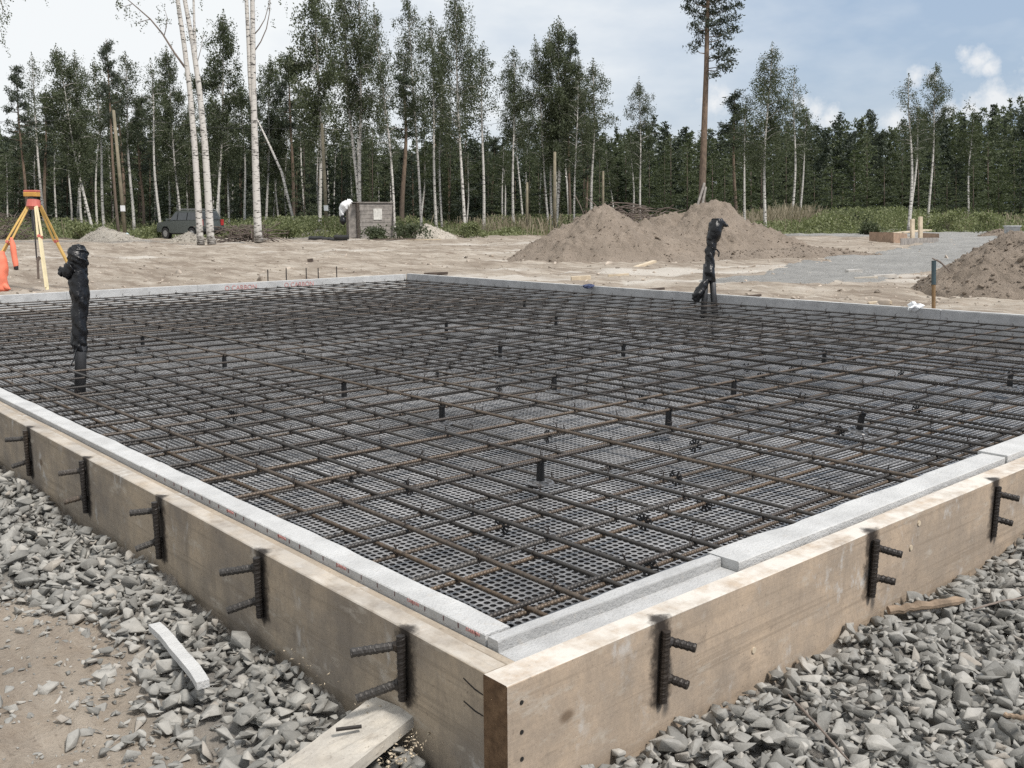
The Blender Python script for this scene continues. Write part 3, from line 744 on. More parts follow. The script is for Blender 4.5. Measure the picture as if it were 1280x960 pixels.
LY = fillpos([0.29, 0.56, 0.86, 1.16], 10.75, 0.31)
def mat_of_bars(label, xs, ys, z_long, r, seed):
    t = thing('rebar_mesh', label, 'rebar mesh', (3.8, 5.5, z_long), 'layers of tied rebar')
    inv = Matrix.Translation((-3.8, -5.5, -z_long))
    for i, x in enumerate(xs):
        y0 = 0.19 + random.uniform(0, 0.03); y1 = 10.60 + random.uniform(-0.06, 0.12)
        o = obj('long_bar', bar_mesh(y1 - y0, r, seed + i, near=4.2 if x < 2.3 else (2.2 if x < 3.3 else 0)), None, t); tw = random.uniform(-0.012, 0.012) * 0.15
        o.matrix_local = inv @ Matrix.Translation((x, y0, z_long)) @ Matrix.Rotation(PI / 2 + tw, 4, 'Z')
    for i, y in enumerate(ys):
        x0 = 0.195 + random.uniform(0, 0.03); x1 = 7.33 + random.uniform(-0.05, 0.07)
        o = obj('cross_bar', bar_mesh(x1 - x0, r, seed + 100 + i, near=3.6 if y < 3.2 else 0), None, t); tw = random.uniform(-0.006, 0.006)
        o.matrix_local = inv @ Matrix.Translation((x0, y, z_long - 2 * r + 0.0008)) @ Matrix.Rotation(tw * 0.4, 4, 'Z')
    return t
RB = 0.0068
ZU, ZL = -0.066, -0.178
up = mat_of_bars('upper layer of tied rusty rebar, long bars resting on cross bars', UX, UY, ZU, RB, 1)
lo = mat_of_bars('lower layer of tied rebar lying just above the black membrane', LX, LY, ZL, RB, 300)
# tie wires
def wire_proto(s):
    random.seed(s); mb = MB(); r = RB + 0.0025
    pts = []
    for k in range(9):
        a = 2 * PI * k / 8; pts.append((r * 1.15 * math.cos(a), r * 0.8 * math.cos(a) + 0.002, -RB + (r + RB) * math.sin(a)))
    mb.tube(pts, 0.0014, 4)
    h = random.uniform(0.012, 0.026)
    mb.tube([(0, 0, r), (random.uniform(-.006, .006), random.uniform(-.006, .006), r + h * .6), (random.uniform(-.016, .016), random.uniform(-.016, .016), r + h)], [0.0024, 0.0020, 0.0012], 4)
    mb.tube([(0, 0, r), (random.uniform(-.012, .012), random.uniform(-.012, .012), r + h * .5), (random.uniform(-.03, .03), random.uniform(-.03, .03), r + h * .55)], 0.0012, 4)
    return mb
WP = [wire_proto(900 + k) for k in range(5)]
WM = []
for mb in WP:
    me = mesh('tie_wire', mb.v, mb.f); me.materials.append(MT['wire']); WM.append(me)
random.seed(77)
def ties(t, xs, ys, z, every, n_parts):
    sp = [(x, y) for i, x in enumerate(xs) for j, y in enumerate(ys) if (i + j) % every == 0]
    sp.sort(key=lambda p: math.hypot(p[0] - CAM[0], p[1] - CAM[1]))
    vis = [p for p in sp if -20 < proj((p[0], p[1], z))[0] < 1300 and proj((p[0], p[1], z))[1] < 950]
    for p in vis[:n_parts]:
        w = obj('tie_wire', random.choice(WM), None, t)
        w.matrix_local = Matrix.Translation((p[0] - 3.8, p[1] - 5.5, 0)) @ Matrix.Rotation(random.choice((0.8, -0.8)) + random.uniform(-.2, .2), 4, 'Z')
    mb = MB()
    for p in vis[n_parts:]:
        q = random.choice(WP); a = random.uniform(0, 6); ca, sa = math.cos(a), math.sin(a)
        mb.add([(p[0] - 3.8 + ca * v[0] - sa * v[1], p[1] - 5.5 + sa * v[0] + ca * v[1], v[2]) for v in q.v], q.f)
    if mb.v: structure(mb.build('tie_wires', MT['wire'], t), 'stuff')
ties(up, UX, UY, ZU, 1, 100); ties(lo, LX, LY, ZL, 2, 40)

# bar chairs (tall plastic stools) and wheel spacers
def chair_proto():
    t = thing('bar_chair', 'x', 'bar chair')
    mb = MB(); mb.tube([(0, 0, 0.004), (0, 0, 0.085)], [0.0170, 0.0145], 14)
    for k in range(4):
        a = k * PI / 2; mb.box((math.cos(a) * 0.013, math.sin(a) * 0.013, 0.089), (0.012, 0.006, 0.012), a)
    mb.build('stem', MT['chair'], t, smooth=False)
    fl = MB(); n = 24; V = []
    for (r, z) in ((0.018, 0.012), (0.030, 0.006), (0.050, 0.006), (0.054, 0.003), (0.054, 0.0), (0.0, 0.0)):
        for k in range(n): V.append((r * math.cos(2 * PI * k / n), r * math.sin(2 * PI * k / n), z))
    fl.add(V, [(i * n + k, i * n + (k + 1) % n, (i + 1) * n + (k + 1) % n, (i + 1) * n + k) for i in range(5) for k in range(n)])
    for k in range(8):
        a = 2 * PI * k / 8; fl.box((math.cos(a) * .032, math.sin(a) * .032, 0.008), (0.024, 0.003, 0.006), a)
    fl.build('flange', MT['flange'], t); return t
CH = [(694, 590), (583, 520), (1106, 527), (945, 485), (844, 524), (708, 479), (601, 441), (444, 485), (307, 453), (218, 428), (556, 411), (770, 444), (1040, 452), (1275, 478), (648, 380), (702, 402)]
GCH = 'plastic bar chairs holding up the rebar'
cp = chair_proto(); ch_lab = {0: 'black plastic bar chair with round flange, nearest the front corner of the slab', 1: 'black plastic bar chair with pale-rimmed flange, second back from the front corner',
    2: 'grey-black bar chair tilted by the right-hand formwork', 4: 'stubby black bar chair half hidden right of the slab centre', 7: 'black bar chair left of the slab centre, its flange lost in shadow'}
def dup(root, loc, rz, label, group=None):
    r = root.copy(); COL.objects.link(r); r.location = loc; r.rotation_euler = (0, 0, rz); r['label'] = label
    if group: r['group'] = group
    for chd in list(root.children):
        c = chd.copy(); COL.objects.link(c); c.parent = r
        for g in chd.children:
            d = g.copy(); COL.objects.link(d); d.parent = c
    return r
def near_val(lst, v): return min(lst, key=lambda q: abs(q - v))
for i, (px, py) in enumerate(CH):
    p = at(px, py, ZL + 0.05); x = p[0]; y = p[1]
    x = near_val(UX, x) + random.uniform(-.008, .008); y = near_val(UY, y) + random.uniform(-.006, .006)
    lab = ch_lab.get(i, 'small black bar chair standing among the far rebar')
    loc = (x, y, ZL + RB + 0.0005); rz = random.uniform(0, 1)
    if i == 0: cp.location = loc; cp.rotation_euler = (0, 0, rz); tag(cp, lab, 'bar chair', GCH)
    else:
        c = dup(cp, loc, rz, lab, GCH)
        if i == 2: c.rotation_euler = (0.13, -0.1, 0.2)
def wheel_mesh():
    mb = MB(); n = 20
    pts = [(0.029 * math.cos(2 * PI * k / n), 0, 0.029 * math.sin(2 * PI * k / n)) for k in range(3, n + 1)]
    mb.tube(pts, 0.0022, 5)
    for k in range(9):
        a = 2 * PI * (k + 1.5) / 10; mb.beam((0.010 * math.cos(a), 0, 0.010 * math.sin(a)), (0.032 * math.cos(a), 0, 0.032 * math.sin(a)), 0.008, 0.0026, up=(0, 1, 0))
    mb.tube([(0.0105 * math.cos(2 * PI * k / 12), 0, 0.0105 * math.sin(2 * PI * k / 12)) for k in range(1, 13)], 0.003, 5)
    me = mesh('wheel_spacer', mb.v, mb.f); me.materials.append(MT['chair']); return me
WH = [(505, 604), (652, 662), (676, 540), (774, 639), (919, 635), (869, 599), (1030, 499), (1081, 542), (1175, 514), (992, 462), (1059, 447), (951, 469), (921, 455), (895, 559), (785, 695), (560, 470), (430, 590), (300, 520), (620, 480), (1150, 470), (820, 500), (380, 440)]
wm = wheel_mesh()
wl = {0: 'black wheel spacer clipped on the lower bars left of the nearest bar chair', 1: 'black wheel spacer standing upright below the nearest bar chair', 14: 'black wheel spacer closest to the near corner of the slab',
      4: 'black spoked wheel spacer close to the middle of the right board'}
for i, (px, py) in enumerate(WH):
    p = at(px, py, ZL); y = near_val(LY, p[1]); x = p[0]
    o = obj('wheel_spacer', wm); o.location = (x, y, ZL - 2 * RB); o.rotation_euler = (random.uniform(-.1, .1), random.uniform(0, 6), PI / 2 + random.uniform(-.25, .25))
    tag(o, wl.get(i, 'small black wheel spacer clipped to a lower bar'), 'spacer', 'wheel spacers on the lower rebar')

# formwork clamps ----------------------------------------------------
def ribbed(L, r, seed=0, n=10, amp=0.0014, mat='clampsteel'):
    """bar along +X with real ribs"""
    V = []; Fc = []; m = int(L / 0.0022)
    for i in range(m + 1):
        t = i / m * L
        for k in range(n):
            a = 2 * PI * k / n; rr = r + amp * max(0, math.sin(t * 2 * PI / 0.0125 + (a if a < PI else 2 * PI - a) * 1.2)) + 0.0005 * random.uniform(-1, 1)
            V.append((t, rr * math.cos(a), rr * math.sin(a)))
    for i in range(m):
        for k in range(n): Fc.append((i * n + k, i * n + (k + 1) % n, (i + 1) * n + (k + 1) % n, (i + 1) * n + k))
    Fc.append(tuple(range(n - 1, -1, -1))); Fc.append(tuple(m * n + k for k in range(n)))
    me = mesh('rod', V, Fc); me.materials.append(MT[mat]); return me
def frame_x(d):
    d = Vector(d).normalized(); up_ = Vector((0, 0, 1)) if abs(d.z) < .9 else Vector((0, 1, 0)); y = up_.cross(d).normalized(); z = d.cross(y)
    return Matrix((d, y, z)).transposed().to_4x4()
def clamp(side, a, ztop, zbot, rods, label):
    base = (-0.006, a, zbot) if side == 'L' else (a, -0.007, zbot)
    t = thing('formwork_clamp', label, 'clamp', base, 'welded rebar clamps on the formwork boards')
    up_ = obj('upright', ribbed(ztop - zbot, 0.0095, amp=0.0008), None, t); up_.matrix_local = frame_x((random.uniform(-.03, .03), random.uniform(-.03, .03), 1))
    for (dz, L, d) in rods:
        d = (d[0] + random.uniform(-.08, .08), d[1] + random.uniform(-.08, .08), d[2] + random.uniform(-.07, .07)); L *= random.uniform(.9, 1.08)
        start = Vector(d).normalized() * -0.02
        q = obj('rod', ribbed(L + 0.02, 0.0095, mat='rebar_ribbed' if side == 'L' else 'clampsteel'), None, t); q.matrix_local = Matrix.Translation((start.x + (0.0 if side == 'L' else 0.018), start.y + (0.018 if side == 'L' else 0.0), dz - zbot + start.z)) @ frame_x(d)
        w = MB(); c = (0.0, 0.013, dz - zbot) if side == 'L' else (0.013, 0.0, dz - zbot)
        bm = bmesh.new(); bmesh.ops.create_icosphere(bm, subdivisions=2, radius=0.0135)
        for v in bm.verts: v.co = v.co * (1 + random.uniform(-.18, .18)) + Vector(c)
        me = bpy.data.meshes.new('weld'); bm.to_mesh(me); bm.free(); obj('weld', me, MT['clampsteel'], q if False else t)
    return t
labs = ['rebar clamp with two rods, nearest the corner on the left board', 'rebar clamp second from the corner on the left board', 'rebar clamp third from the corner on the left board, mid-board',
        'rebar clamp fourth from the corner on the left board', 'farthest rebar clamp on the left board, at the picture edge']
for (a, t_, b), lab, zr in zip(LCL, labs, ((-0.04, -0.125), (-0.045, -0.135), (-0.045, -0.145), (-0.05, -0.15), (-0.05, -0.15))):
    L = 0.092 if a < 1 else 0.072
    clamp('L', a, -0.012, b + 0.004, [(zr[0], L, (-1, 0.55, -0.08)), (zr[1], L * 0.92, (-1, 0.45, -0.30))], lab)
labs = ['scorched rebar clamp nearest the corner on the right board', 'scorched rebar clamp in the middle of the right board', 'scorched rebar clamp at the far end of the right board']
for (a, t_, b), lab in zip(RCL, labs):
    clamp('R', a, -0.022, b, [(-0.05, 0.060, (0.45, -1, -0.12)), (-0.135, 0.048, (0.4, -1, -0.15))], lab)

# ------------------------------------------------------------------ near loose things
def stick_beam(name, a, b, w, h, mat, label, cat, bend=0.0, group=None, jag=0.0):
    a = Vector(a); b = Vector(b); L = (b - a).length; n = 14
    x = (b - a).normalized(); y = Vector((0, 0, 1)).cross(x).normalized(); z = x.cross(y); V = []
    for i in range(n + 1):
        t = i / n; off = bend * (math.sin(PI * t) + 0.3 * math.sin(3 * PI * t)); ww = w * (1 + jag * random.uniform(-1, 1)); hh = h * (1 + jag * random.uniform(-1, 1))
        c = a + x * L * t + y * off
        for s1, s2 in ((-1, -1), (1, -1), (1, 1), (-1, 1)): V.append(c + y * ww / 2 * s1 + z * hh / 2 * s2)
    Fc = []
    for i in range(n):
        for k in range(4): Fc.append((i * 4 + k, i * 4 + (k + 1) % 4, (i + 1) * 4 + (k + 1) % 4, (i + 1) * 4 + k))
    Fc += [(3, 2, 1, 0), tuple(n * 4 + k for k in range(4))]
    o = obj(name, mesh(name, V, Fc), mat); tag(o, label, cat, group); return o
zf = -0.225
stick_beam('foam_offcut', at(193, 783, zf), at(254, 856, zf + 0.01), 0.030, 0.018, MT['foam'], 'white foam offcut lying on the gravel left of the formwork', 'foam offcut', 0.006, jag=0.04)
pa = at(395, 965, -0.235); pb = at(494, 887, -0.20)
pa = pa + (pa - pb) * 0.35
stick_beam('plank', pa, pb, 0.13, 0.026, MT['palewood'], 'pale wooden plank on the gravel, its end against the left formwork board', 'plank', 0.0, jag=0.01)
mb = MB(); mb.tube([at(420, 912, -0.19), at(452, 908, -0.19)], 0.0045, 6); o = mb.build('steel_pin', MT['clampsteel']); tag(o, 'short rusty steel pin lying on the pale plank', 'pin')
def branch(name, pts, r, mat, label, cat):
    mb = MB(); P = []; RR = []
    for i in range(len(pts) - 1):
        for k in range(5):
            t = k / 5; P.append(Vector(pts[i]).lerp(Vector(pts[i + 1]), t) + Vector([random.uniform(-1, 1) * r * .25 for _ in range(3)])); RR.append(r * (1 - 0.3 * abs(len(P) / (5 * len(pts)) - .5)) * random.uniform(.8, 1.15))
    P.append(Vector(pts[-1])); RR.append(r * .5)
    mb.tube(P, RR, 9); o = mb.build(name, mat); return tag(o, label, cat)
branch('bark_stick', [at(1112, 763, -.222), at(1150, 757, -.215), at(1205, 750, -.222)], 0.013, MT['bark'], 'broken brown stick on the gravel under the right board', 'stick')
branch('twig', [at(985, 868, -.21), at(1020, 905, -.205), at(1062, 952, -.215)], 0.003, MT['twig'], 'thin curved twig on the gravel in front of the right board', 'twig')
branch('twig', [at(1215, 762, -.21), at(1250, 752, -.2), at(1290, 745, -.205)], 0.003, MT['twig'], 'thin twig at the right edge of the gravel', 'twig')
branch('bark_stick', [at(1255, 893, -.205), at(1275, 897, -.2), at(1296, 893, -.21)], 0.006, MT['bark'], 'small brown stick at the bottom right picture edge', 'stick')
# sawdust flakes on and beside the plank
def flakes():
    P = []
    for (px, py, n, s) in ((540, 895, 90, 20), (470, 885, 60, 14), (515, 930, 50, 14), (490, 950, 40, 12), (400, 830, 40, 30), (210, 640, 30, 20)):
        for _ in range(n):
            a = px + random.gauss(0, s); b = py + random.gauss(0, s * .45); p = at(a, b, -0.20)
            if p[0] < -0.004: P.append(p + np.array([0, 0, random.uniform(-.01, .01)]))
    P = np.array(P); V = P[:, None, :] + rng.normal(0, 0.0035, (len(P), 4, 3)) * np.array([1, 1, .5])
    q = np.array([[0, 1, 2], [0, 2, 3], [0, 3, 1], [1, 3, 2]]); f = (np.arange(len(P))[:, None, None] * 4 + q).reshape(-1)
    o = obj('sawdust', npmesh('sawdust', V.reshape(-1, 3), f, np.full(len(P) * 4, 3)), MT['fresh'])
    tag(o, 'crumbs of yellowish sawdust on the stones by the plank', 'sawdust', None, 'stuff')
flakes()

# ------------------------------------------------------------------ bagged pipes
def bag_mesh(spine, radii, seed, n=44, rough=0.18, sub=8):
    P = []; RR = []
    for i in range(len(spine) - 1):
        for k in range(sub):
            t = k / sub; P.append(Vector(spine[i]).lerp(Vector(spine[i + 1]), t)); a, b = radii[i], radii[i + 1]; RR.append(a + (b - a) * (t * t * (3 - 2 * t)))
    P.append(Vector(spine[-1])); RR.append(radii[-1])
    V = []; ref = Vector(tuple(RT)); m = len(P)
    for i, p in enumerate(P):
        t = (P[min(i + 1, m - 1)] - P[max(i - 1, 0)]).normalized(); u = (ref - t * ref.dot(t)).normalized(); w = t.cross(u)
        for k in range(n):
            a = 2 * PI * k / n
            nz = float(fbm(np.array(math.cos(a) * 1.3 + i * 0.27 + seed), np.array(math.sin(a) * 1.3 + seed * 2 + i * 0.08), 4, seed))
            cr = abs(float(vn(k * 0.8 + i * .33, i * 0.45 - k * .2, seed + 3))) + abs(float(vn(k * 1.3, i * 0.22, seed + 7)))
            V.append(p + (u * math.cos(a) + w * math.sin(a)) * RR[i] * (1 + rough * 2 * nz - 0.55 * rough * cr * 2))
    Fc = [(i * n + k, i * n + (k + 1) % n, (i + 1) * n + (k + 1) % n, (i + 1) * n + k) for i in range(m - 1) for k in range(n)]
    Fc += [tuple(range(n - 1, -1, -1)), tuple((m - 1) * n + k for k in range(n))]
    return mesh('plastic_bag', V, Fc, True)
b0 = at(100, 492, -0.232); DB = float(proj(b0)[2])
def W(px, py, D, dd=0.0): return tuple(atd(px, py, D + dd))
mb = MB(); mb.tube([W(100, 492, DB), W(101, 440, DB), W(100, 340, DB)], 0.034, 20); o = mb.build('riser_pipe', MT['pipe'], smooth=False)
for p_ in o.data.polygons: p_.use_smooth = len(p_.vertices) == 4
tag(o, 'dark pipe riser standing on the left of the slab, topped by a black bag', 'pipe')
k = DB / F
me = bag_mesh([W(100, 440, DB), W(99, 428, DB), W(100, 408, DB), W(99, 385, DB), W(99, 362, DB), W(98, 340, DB), W(97, 326, DB), W(97, 314, DB), W(98, 307, DB), W(98, 305, DB)],
              [8 * k, 9.5 * k, 10 * k, 10.5 * k, 11 * k, 12 * k, 13.5 * k, 12.5 * k, 7 * k, 1.5 * k], 4)
o = obj('plastic_bag', me, MT['bag']); tag(o, 'crumpled black plastic bag tied over the left riser pipe', 'plastic bag', 'black bags over pipe ends')
e = bag_mesh([W(92, 336, DB, -.03), W(84, 340, DB, -.04), W(79, 341, DB, -.04), W(76, 336, DB, -.04), W(75, 333, DB, -.04)], [10 * k, 9 * k, 6.5 * k, 4 * k, 1 * k], 9, 18, 0.22); obj('bag_ear', e, MT['bag'], o)
mb = MB(); mb.tube([W(97, 432, DB, -.04), W(92, 450, DB, -.05), W(88, 458, DB, -.05)], 0.004, 5); mb.build('tie_strip', MT['bag'], o)
D2 = float(proj(at(885, 397, -0.232))[2]); k = D2 / F
for (x0, x1, lab) in ((879, 883, 'left of two dark risers under the black bag at the far side'), (894, 889, 'right of two dark risers under the black bag at the far side')):
    mb = MB(); mb.tube([W(x0, 400, D2), W(x0 + (x1 - x0) * .4, 372, D2), W(x1, 330, D2)], 0.033, 18); o = mb.build('riser_pipe', MT['pipe'])
    for p_ in o.data.polygons: p_.use_smooth = len(p_.vertices) == 4
    tag(o, lab, 'pipe', 'twin risers')
me = bag_mesh([W(887, 352, D2), W(887, 340, D2), W(887, 325, D2), W(888, 312, D2), W(890, 303, D2), W(893, 292, D2), W(895, 282, D2), W(897, 275, D2), W(897, 273, D2)],
              [7.5 * k, 8 * k, 6.5 * k, 6.5 * k, 7 * k, 9.5 * k, 9.5 * k, 7 * k, 2 * k], 14, 26, .16)
o = obj('plastic_bag', me, MT['bag']); tag(o, 'black plastic bag over the twin risers, its tip pointing right', 'plastic bag', 'black bags over pipe ends')
obj('bag_tip', bag_mesh([W(899, 277, D2), W(904, 280, D2), W(908, 282, D2), W(911, 283, D2)], [5 * k, 4 * k, 2.4 * k, .5 * k], 17, 14, .2), MT['bag'], o)
obj('bag_skirt', bag_mesh([W(884, 350, D2, -.04), W(878, 358, D2, -.05), W(872, 368, D2, -.05), W(869, 375, D2, -.05), W(868, 377, D2, -.05)], [4 * k, 6 * k, 6.5 * k, 5 * k, 1 * k], 19, 18, .2), MT['bag'], o)
mb = MB(); mb.tube([W(890, 310, D2, -.05), W(896, 312, D2, -.06), W(899, 316, D2, -.06), W(898, 321, D2, -.06)], 0.008, 6); mb.build('tie_strip', MT['bag'], o)

# ------------------------------------------------------------------ ground things beyond the slab
def mound(name, label, cat, px, py, wl, wr, depth, H, mat, seed, n=110, group=None, peaks=None, zb=-0.36, power=1.15):
    """heap on the ground; px,py = photo position of its base centre; half widths left/right and depth in metres"""
    c = at(px, py, -0.33); V = []; m = int(n * 0.8)
    for i in range(n + 1):
        for j in range(m + 1):
            u = i / n * 2 - 1; v = j / m * 2 - 1
            lx = u * (wl if u < 0 else wr); ly = v * depth
            r = math.hypot(u, v); V.append((lx, ly, r))
    V = np.array(V); P = c[:2] + V[:, :1] * RT[:2] + V[:, 1:2] * FW[:2]
    r = np.clip(V[:, 2] + 0.18 * fbm(P[:, 0] * .9, P[:, 1] * .9, 3, seed), 0, 1.3)
    h = np.clip(1 - r, 0, 1) ** power * H
    if peaks:
        h = np.zeros(len(r))
        for (ox, oy, rr, hh) in peaks:
            d = np.hypot(V[:, 0] - ox, V[:, 1] - oy) / rr + 0.14 * fbm(P[:, 0] * .9, P[:, 1] * .9, 3, seed); h = np.maximum(h, hh * np.clip(1 - d, 0, 1) ** power - 0 * d)
    env = np.clip(h / (0.25 * H), 0, 1)
    h = h + env * H * (0.13 * fbm(P[:, 0] * 2.5, P[:, 1] * 2.5, 4, seed + 1) + 0.13 * np.abs(fbm(P[:, 0] * 6, P[:, 1] * 6, 4, seed + 2)))
    Z = np.where(h > 0.004, np.maximum(-0.33 + h, zb), zb)
    VV = np.stack([P[:, 0] - c[0], P[:, 1] - c[1], Z - zb], -1)
    i, j = np.meshgrid(np.arange(n), np.arange(m), indexing='ij'); i = i.ravel(); j = j.ravel(); s = m + 1
    q = np.stack([i * s + j, i * s + j + 1, (i + 1) * s + j + 1, (i + 1) * s + j], -1)[:, ::-1]
    p = VV[q[0]];
    if np.cross(p[1] - p[0], p[2] - p[0])[2] < 0: q = q[:, ::-1]
    keep = (h[q] > 0.004).any(1); q = q[keep]
    used = np.unique(q); mp = np.zeros(len(VV), int); mp[used] = np.arange(len(used))
    o = obj(name, npmesh(name, VV[used], mp[q].ravel(), np.full(len(q), 4), True), mat); o.location = (c[0], c[1], zb)
    hv = np.nonzero(h > 0.03)[0]; m_ = min(len(hv), 1100); pick = rng.choice(hv, m_, replace=False)
    sz_ = np.exp(rng.normal(math.log(0.026), 0.6, m_)); cl = scatter('clods', VV[pick] + rng.normal(0, .01, (m_, 3)), np.minimum(sz_, .11), mat, 0.6); cl.parent = o; cl['kind'] = 'stuff'
    return tag(o, label, cat, group)
GP = 'heaps of dug soil beyond the slab'
mound('soil_heap', 'pointed brown soil heap left of the bagged twin pipes', 'soil heap', 765, 324, 2.9, 2.6, 2.6, 1.42, MT['pile'], 71, group=GP,
      peaks=[(-0.25, 0, 2.5, 1.42), (0.9, -0.1, 2.3, 0.98), (1.75, 0.1, 1.9, 0.85)], power=1.0)
mound('soil_heap', 'rounded brown soil heap rising behind the bagged twin pipes', 'soil heap', 895, 317, 3.2, 3.4, 2.8, 1.72, MT['pile'], 74, group=GP,
      peaks=[(-0.1, 0, 2.8, 1.62), (-1.4, .2, 2.4, 1.25), (1.2, 0, 2.2, 0.9)], power=1.05)
mound('soil_heap', 'broad soil heap at the right picture edge behind the teal stake', 'soil heap', 1262, 366, 1.35, 1.75, 1.5, 0.92, MT['pile'], 78, group=GP, power=0.85)
mound('soil_heap', 'low brown soil ridge between the soil heap and the far formwork', 'soil heap', 1010, 322, 3.3, 2.3, 1.1, 0.33, MT['pile'], 81, n=70, group=GP, power=.8)
GR = 'pale rubble heaps by the wood'
mound('rubble_heap', 'pale rubble heap at the foot of the tagged leaning pole', 'rubble heap', 130, 301, 1.4, 2.0, 1.1, 0.75, MT['palepile'], 83, n=60, group=GR, power=.8)
mound('rubble_heap', 'pale rubble heap right of the shed', 'rubble heap', 535, 299, 1.3, 1.6, 1.0, 0.8, MT['palepile'], 85, n=60, group=GR, power=.8)
mound('rubble_heap', 'stony rubble heap at the foot of the twin birches by the car', 'rubble heap', 238, 303, 1.2, 1.1, .7, 0.5, MT['palepile'], 87, n=60, group=GR, power=.8)
mound('rubble_heap', 'low pale rubble heap by the pole left of the shed', 'rubble heap', 400, 296, 1.3, 1.6, .9, 0.5, MT['palepile'], 88, n=60, group=GR, power=.8)
mound('soil_heap', 'small earthy hump beside the grey bucket', 'soil heap', 1250, 297, 1.2, 0.7, 0.6, 0.45, MT['pile'], 89, n=40, group=GP, power=.8)

# tripod with level ---------------------------------------------------
TD = 16.2
tc = col(42, TD); hz = float(atd(42, 254, TD)[2])
tp = thing('survey_tripod', 'yellow wooden survey tripod with red head standing behind the far foam edge', 'tripod', tuple(tc))
def TL(px, py, dd=0.0): return Vector(atd(px, py, TD + dd)) - Vector(tc)
def leg(top, mid, foot, mat, lab):
    """two rails above a solid lower shank with a pointed shoe"""
    mb = MB(); d = (mid - top).normalized(); side = d.cross(Vector(tuple(FW))).normalized()
    for s in (-1, 1): mb.beam(top + side * 0.014 * s, mid + side * 0.034 * s, 0.030, 0.018, up=tuple(FW))
    l = mb.build('leg', mat, tp); l['label'] = lab
    mb = MB(); m2 = mid - d * 0.03; f2 = foot - (foot - mid).normalized() * .14
    mb.beam(m2, f2, 0.024, 0.085, up=tuple(FW)); mb.tube([f2, foot], [0.03, 0.008], 6); mb.build('shank', mat, l)
    mb = MB(); mb.beam(mid - d * .02, mid + d * 0.025, 0.04, 0.10, up=tuple(FW)); mb.build('clamp_band', MT['coral'], l)
leg(TL(35, 258, -.05), TL(10, 303, -.25), TL(-24, 366, -.5), MT['yellow'], 'yellow leg leaning left')
leg(TL(50, 257, 0), TL(70, 301, .2), TL(97, 352, .45), MT['yellow'], 'yellow leg leaning right')
leg(TL(45, 258, -.08), TL(50, 296, -.25), TL(60, 370, -.55), MT['cream'], 'cream front leg')
mb = MB(); n = 14
mb.tube([TL(42, 259), TL(42, 250)], [0.115, 0.10], 18); mb.tube([TL(42, 262), TL(42, 258.8)], [0.06, 0.10], 14); mb.build('head', MT['coral'], tp)
mb = MB(); mb.tube([TL(41, 262, -.1), TL(43, 285, -.15), TL(46, 325, -.25)], 0.012, 6); mb.beam(TL(41, 264, -.1), TL(42, 288, -.12), .04, .05); mb.build('strap', MT['black'], tp)
mb = MB(); mb.beam(TL(50, 321, -.38), TL(47, 325, -.4), .03, .05); mb.beam(TL(47, 324, -.4), TL(48, 348, -.44), .03, .045); mb.build('buckle', MT['darkwood'], tp)
lv = thing('survey_level', 'yellow and red optical level mounted on the tripod head', 'survey level', tuple(atd(40, 250, TD)))
def LL(px, py, dd=0): return Vector(atd(px, py, TD + dd)) - lv.location
mb = MB(); mb.tube([LL(41, 250), LL(41, 248.6)], 0.085, 16); mb.tube([LL(41, 248.6), LL(41, 246)], 0.062, 14); mb.build('base', MT['black'], lv)
mb = MB(); mb.beam(LL(31.5, 243), LL(48, 243), 0.15, 0.072); mb.build('body', MT['instr'], lv, bevel=.008)
mb = MB(); mb.beam(LL(31.5, 239), LL(48, 239), 0.15, 0.035); mb.build('cover', MT['coral'], lv, bevel=.008)
mb = MB(); mb.tube([LL(32, 241.5), LL(28.5, 241.5)], 0.028, 12); mb.build('eyepiece', MT['black'], lv)
# orange jacket hanging on the left leg
def cloth(pts, rad, seed, n=20, flat=0.45):
    o = bag_mesh(pts, rad, seed, n, 0.14, 4); return o
jk = thing('orange_jacket', 'orange work jacket hung on the left tripod leg, sleeve dangling', 'jacket', tuple(atd(8, 330, TD - .35)))
def JL(px, py, dd=0): return tuple(Vector(atd(px, py, TD - .35 + dd)) - jk.location)
k = TD / F
obj('jacket_body', cloth([JL(2, 314), JL(1, 325), JL(-1, 340), JL(0, 352), JL(1, 362), JL(0, 365)], [3 * k, 8 * k, 9.5 * k, 9 * k, 9 * k, 4 * k], 41), MT['orange'], jk)
obj('hem_flap', cloth([JL(4, 357, -.02), JL(9, 360, -.02), JL(13, 361.5, -.02)], [5 * k, 3.5 * k, 1 * k], 44, 14), MT['orange'], jk)
obj('sleeve', cloth([JL(14, 297), JL(16, 308), JL(18, 322), JL(20, 333), JL(20.3, 334)], [2 * k, 3.6 * k, 3.6 * k, 3 * k, 2 * k], 42, 16), MT['orange'], jk)
obj('cuff', cloth([JL(20, 332.5), JL(20.4, 337), JL(20.4, 337.6)], [2.9 * k, 2.8 * k, 1 * k], 43, 12), MT['black'], jk)

# five steel rods behind the far-left edge
for i, (px, pt, pb) in enumerate(((335, 337, 356), (358, 335, 354), (383, 335, 354), (398, 335, 353), (421, 333, 353))):
    D = float(proj(at(px, 370 - .053 * px, 0.0))[2]) + 0.45; b = col(px + .8, D, -.34); t_ = atd(px - .4, pt, D)
    mb = MB(); mb.tube([b, t_], 0.0075 * 1.2, 6); o = mb.build('steel_rod', MT['clampsteel'])
    tag(o, ['leftmost of five steel rods standing behind the far foam edge', 'second from left of five steel rods behind the far foam edge', 'middle one of five steel rods behind the far foam edge',
            'second from right of five steel rods behind the far foam edge', 'rightmost of five steel rods behind the far foam edge'][i], 'steel rod', 'steel rods behind the far foam edge')
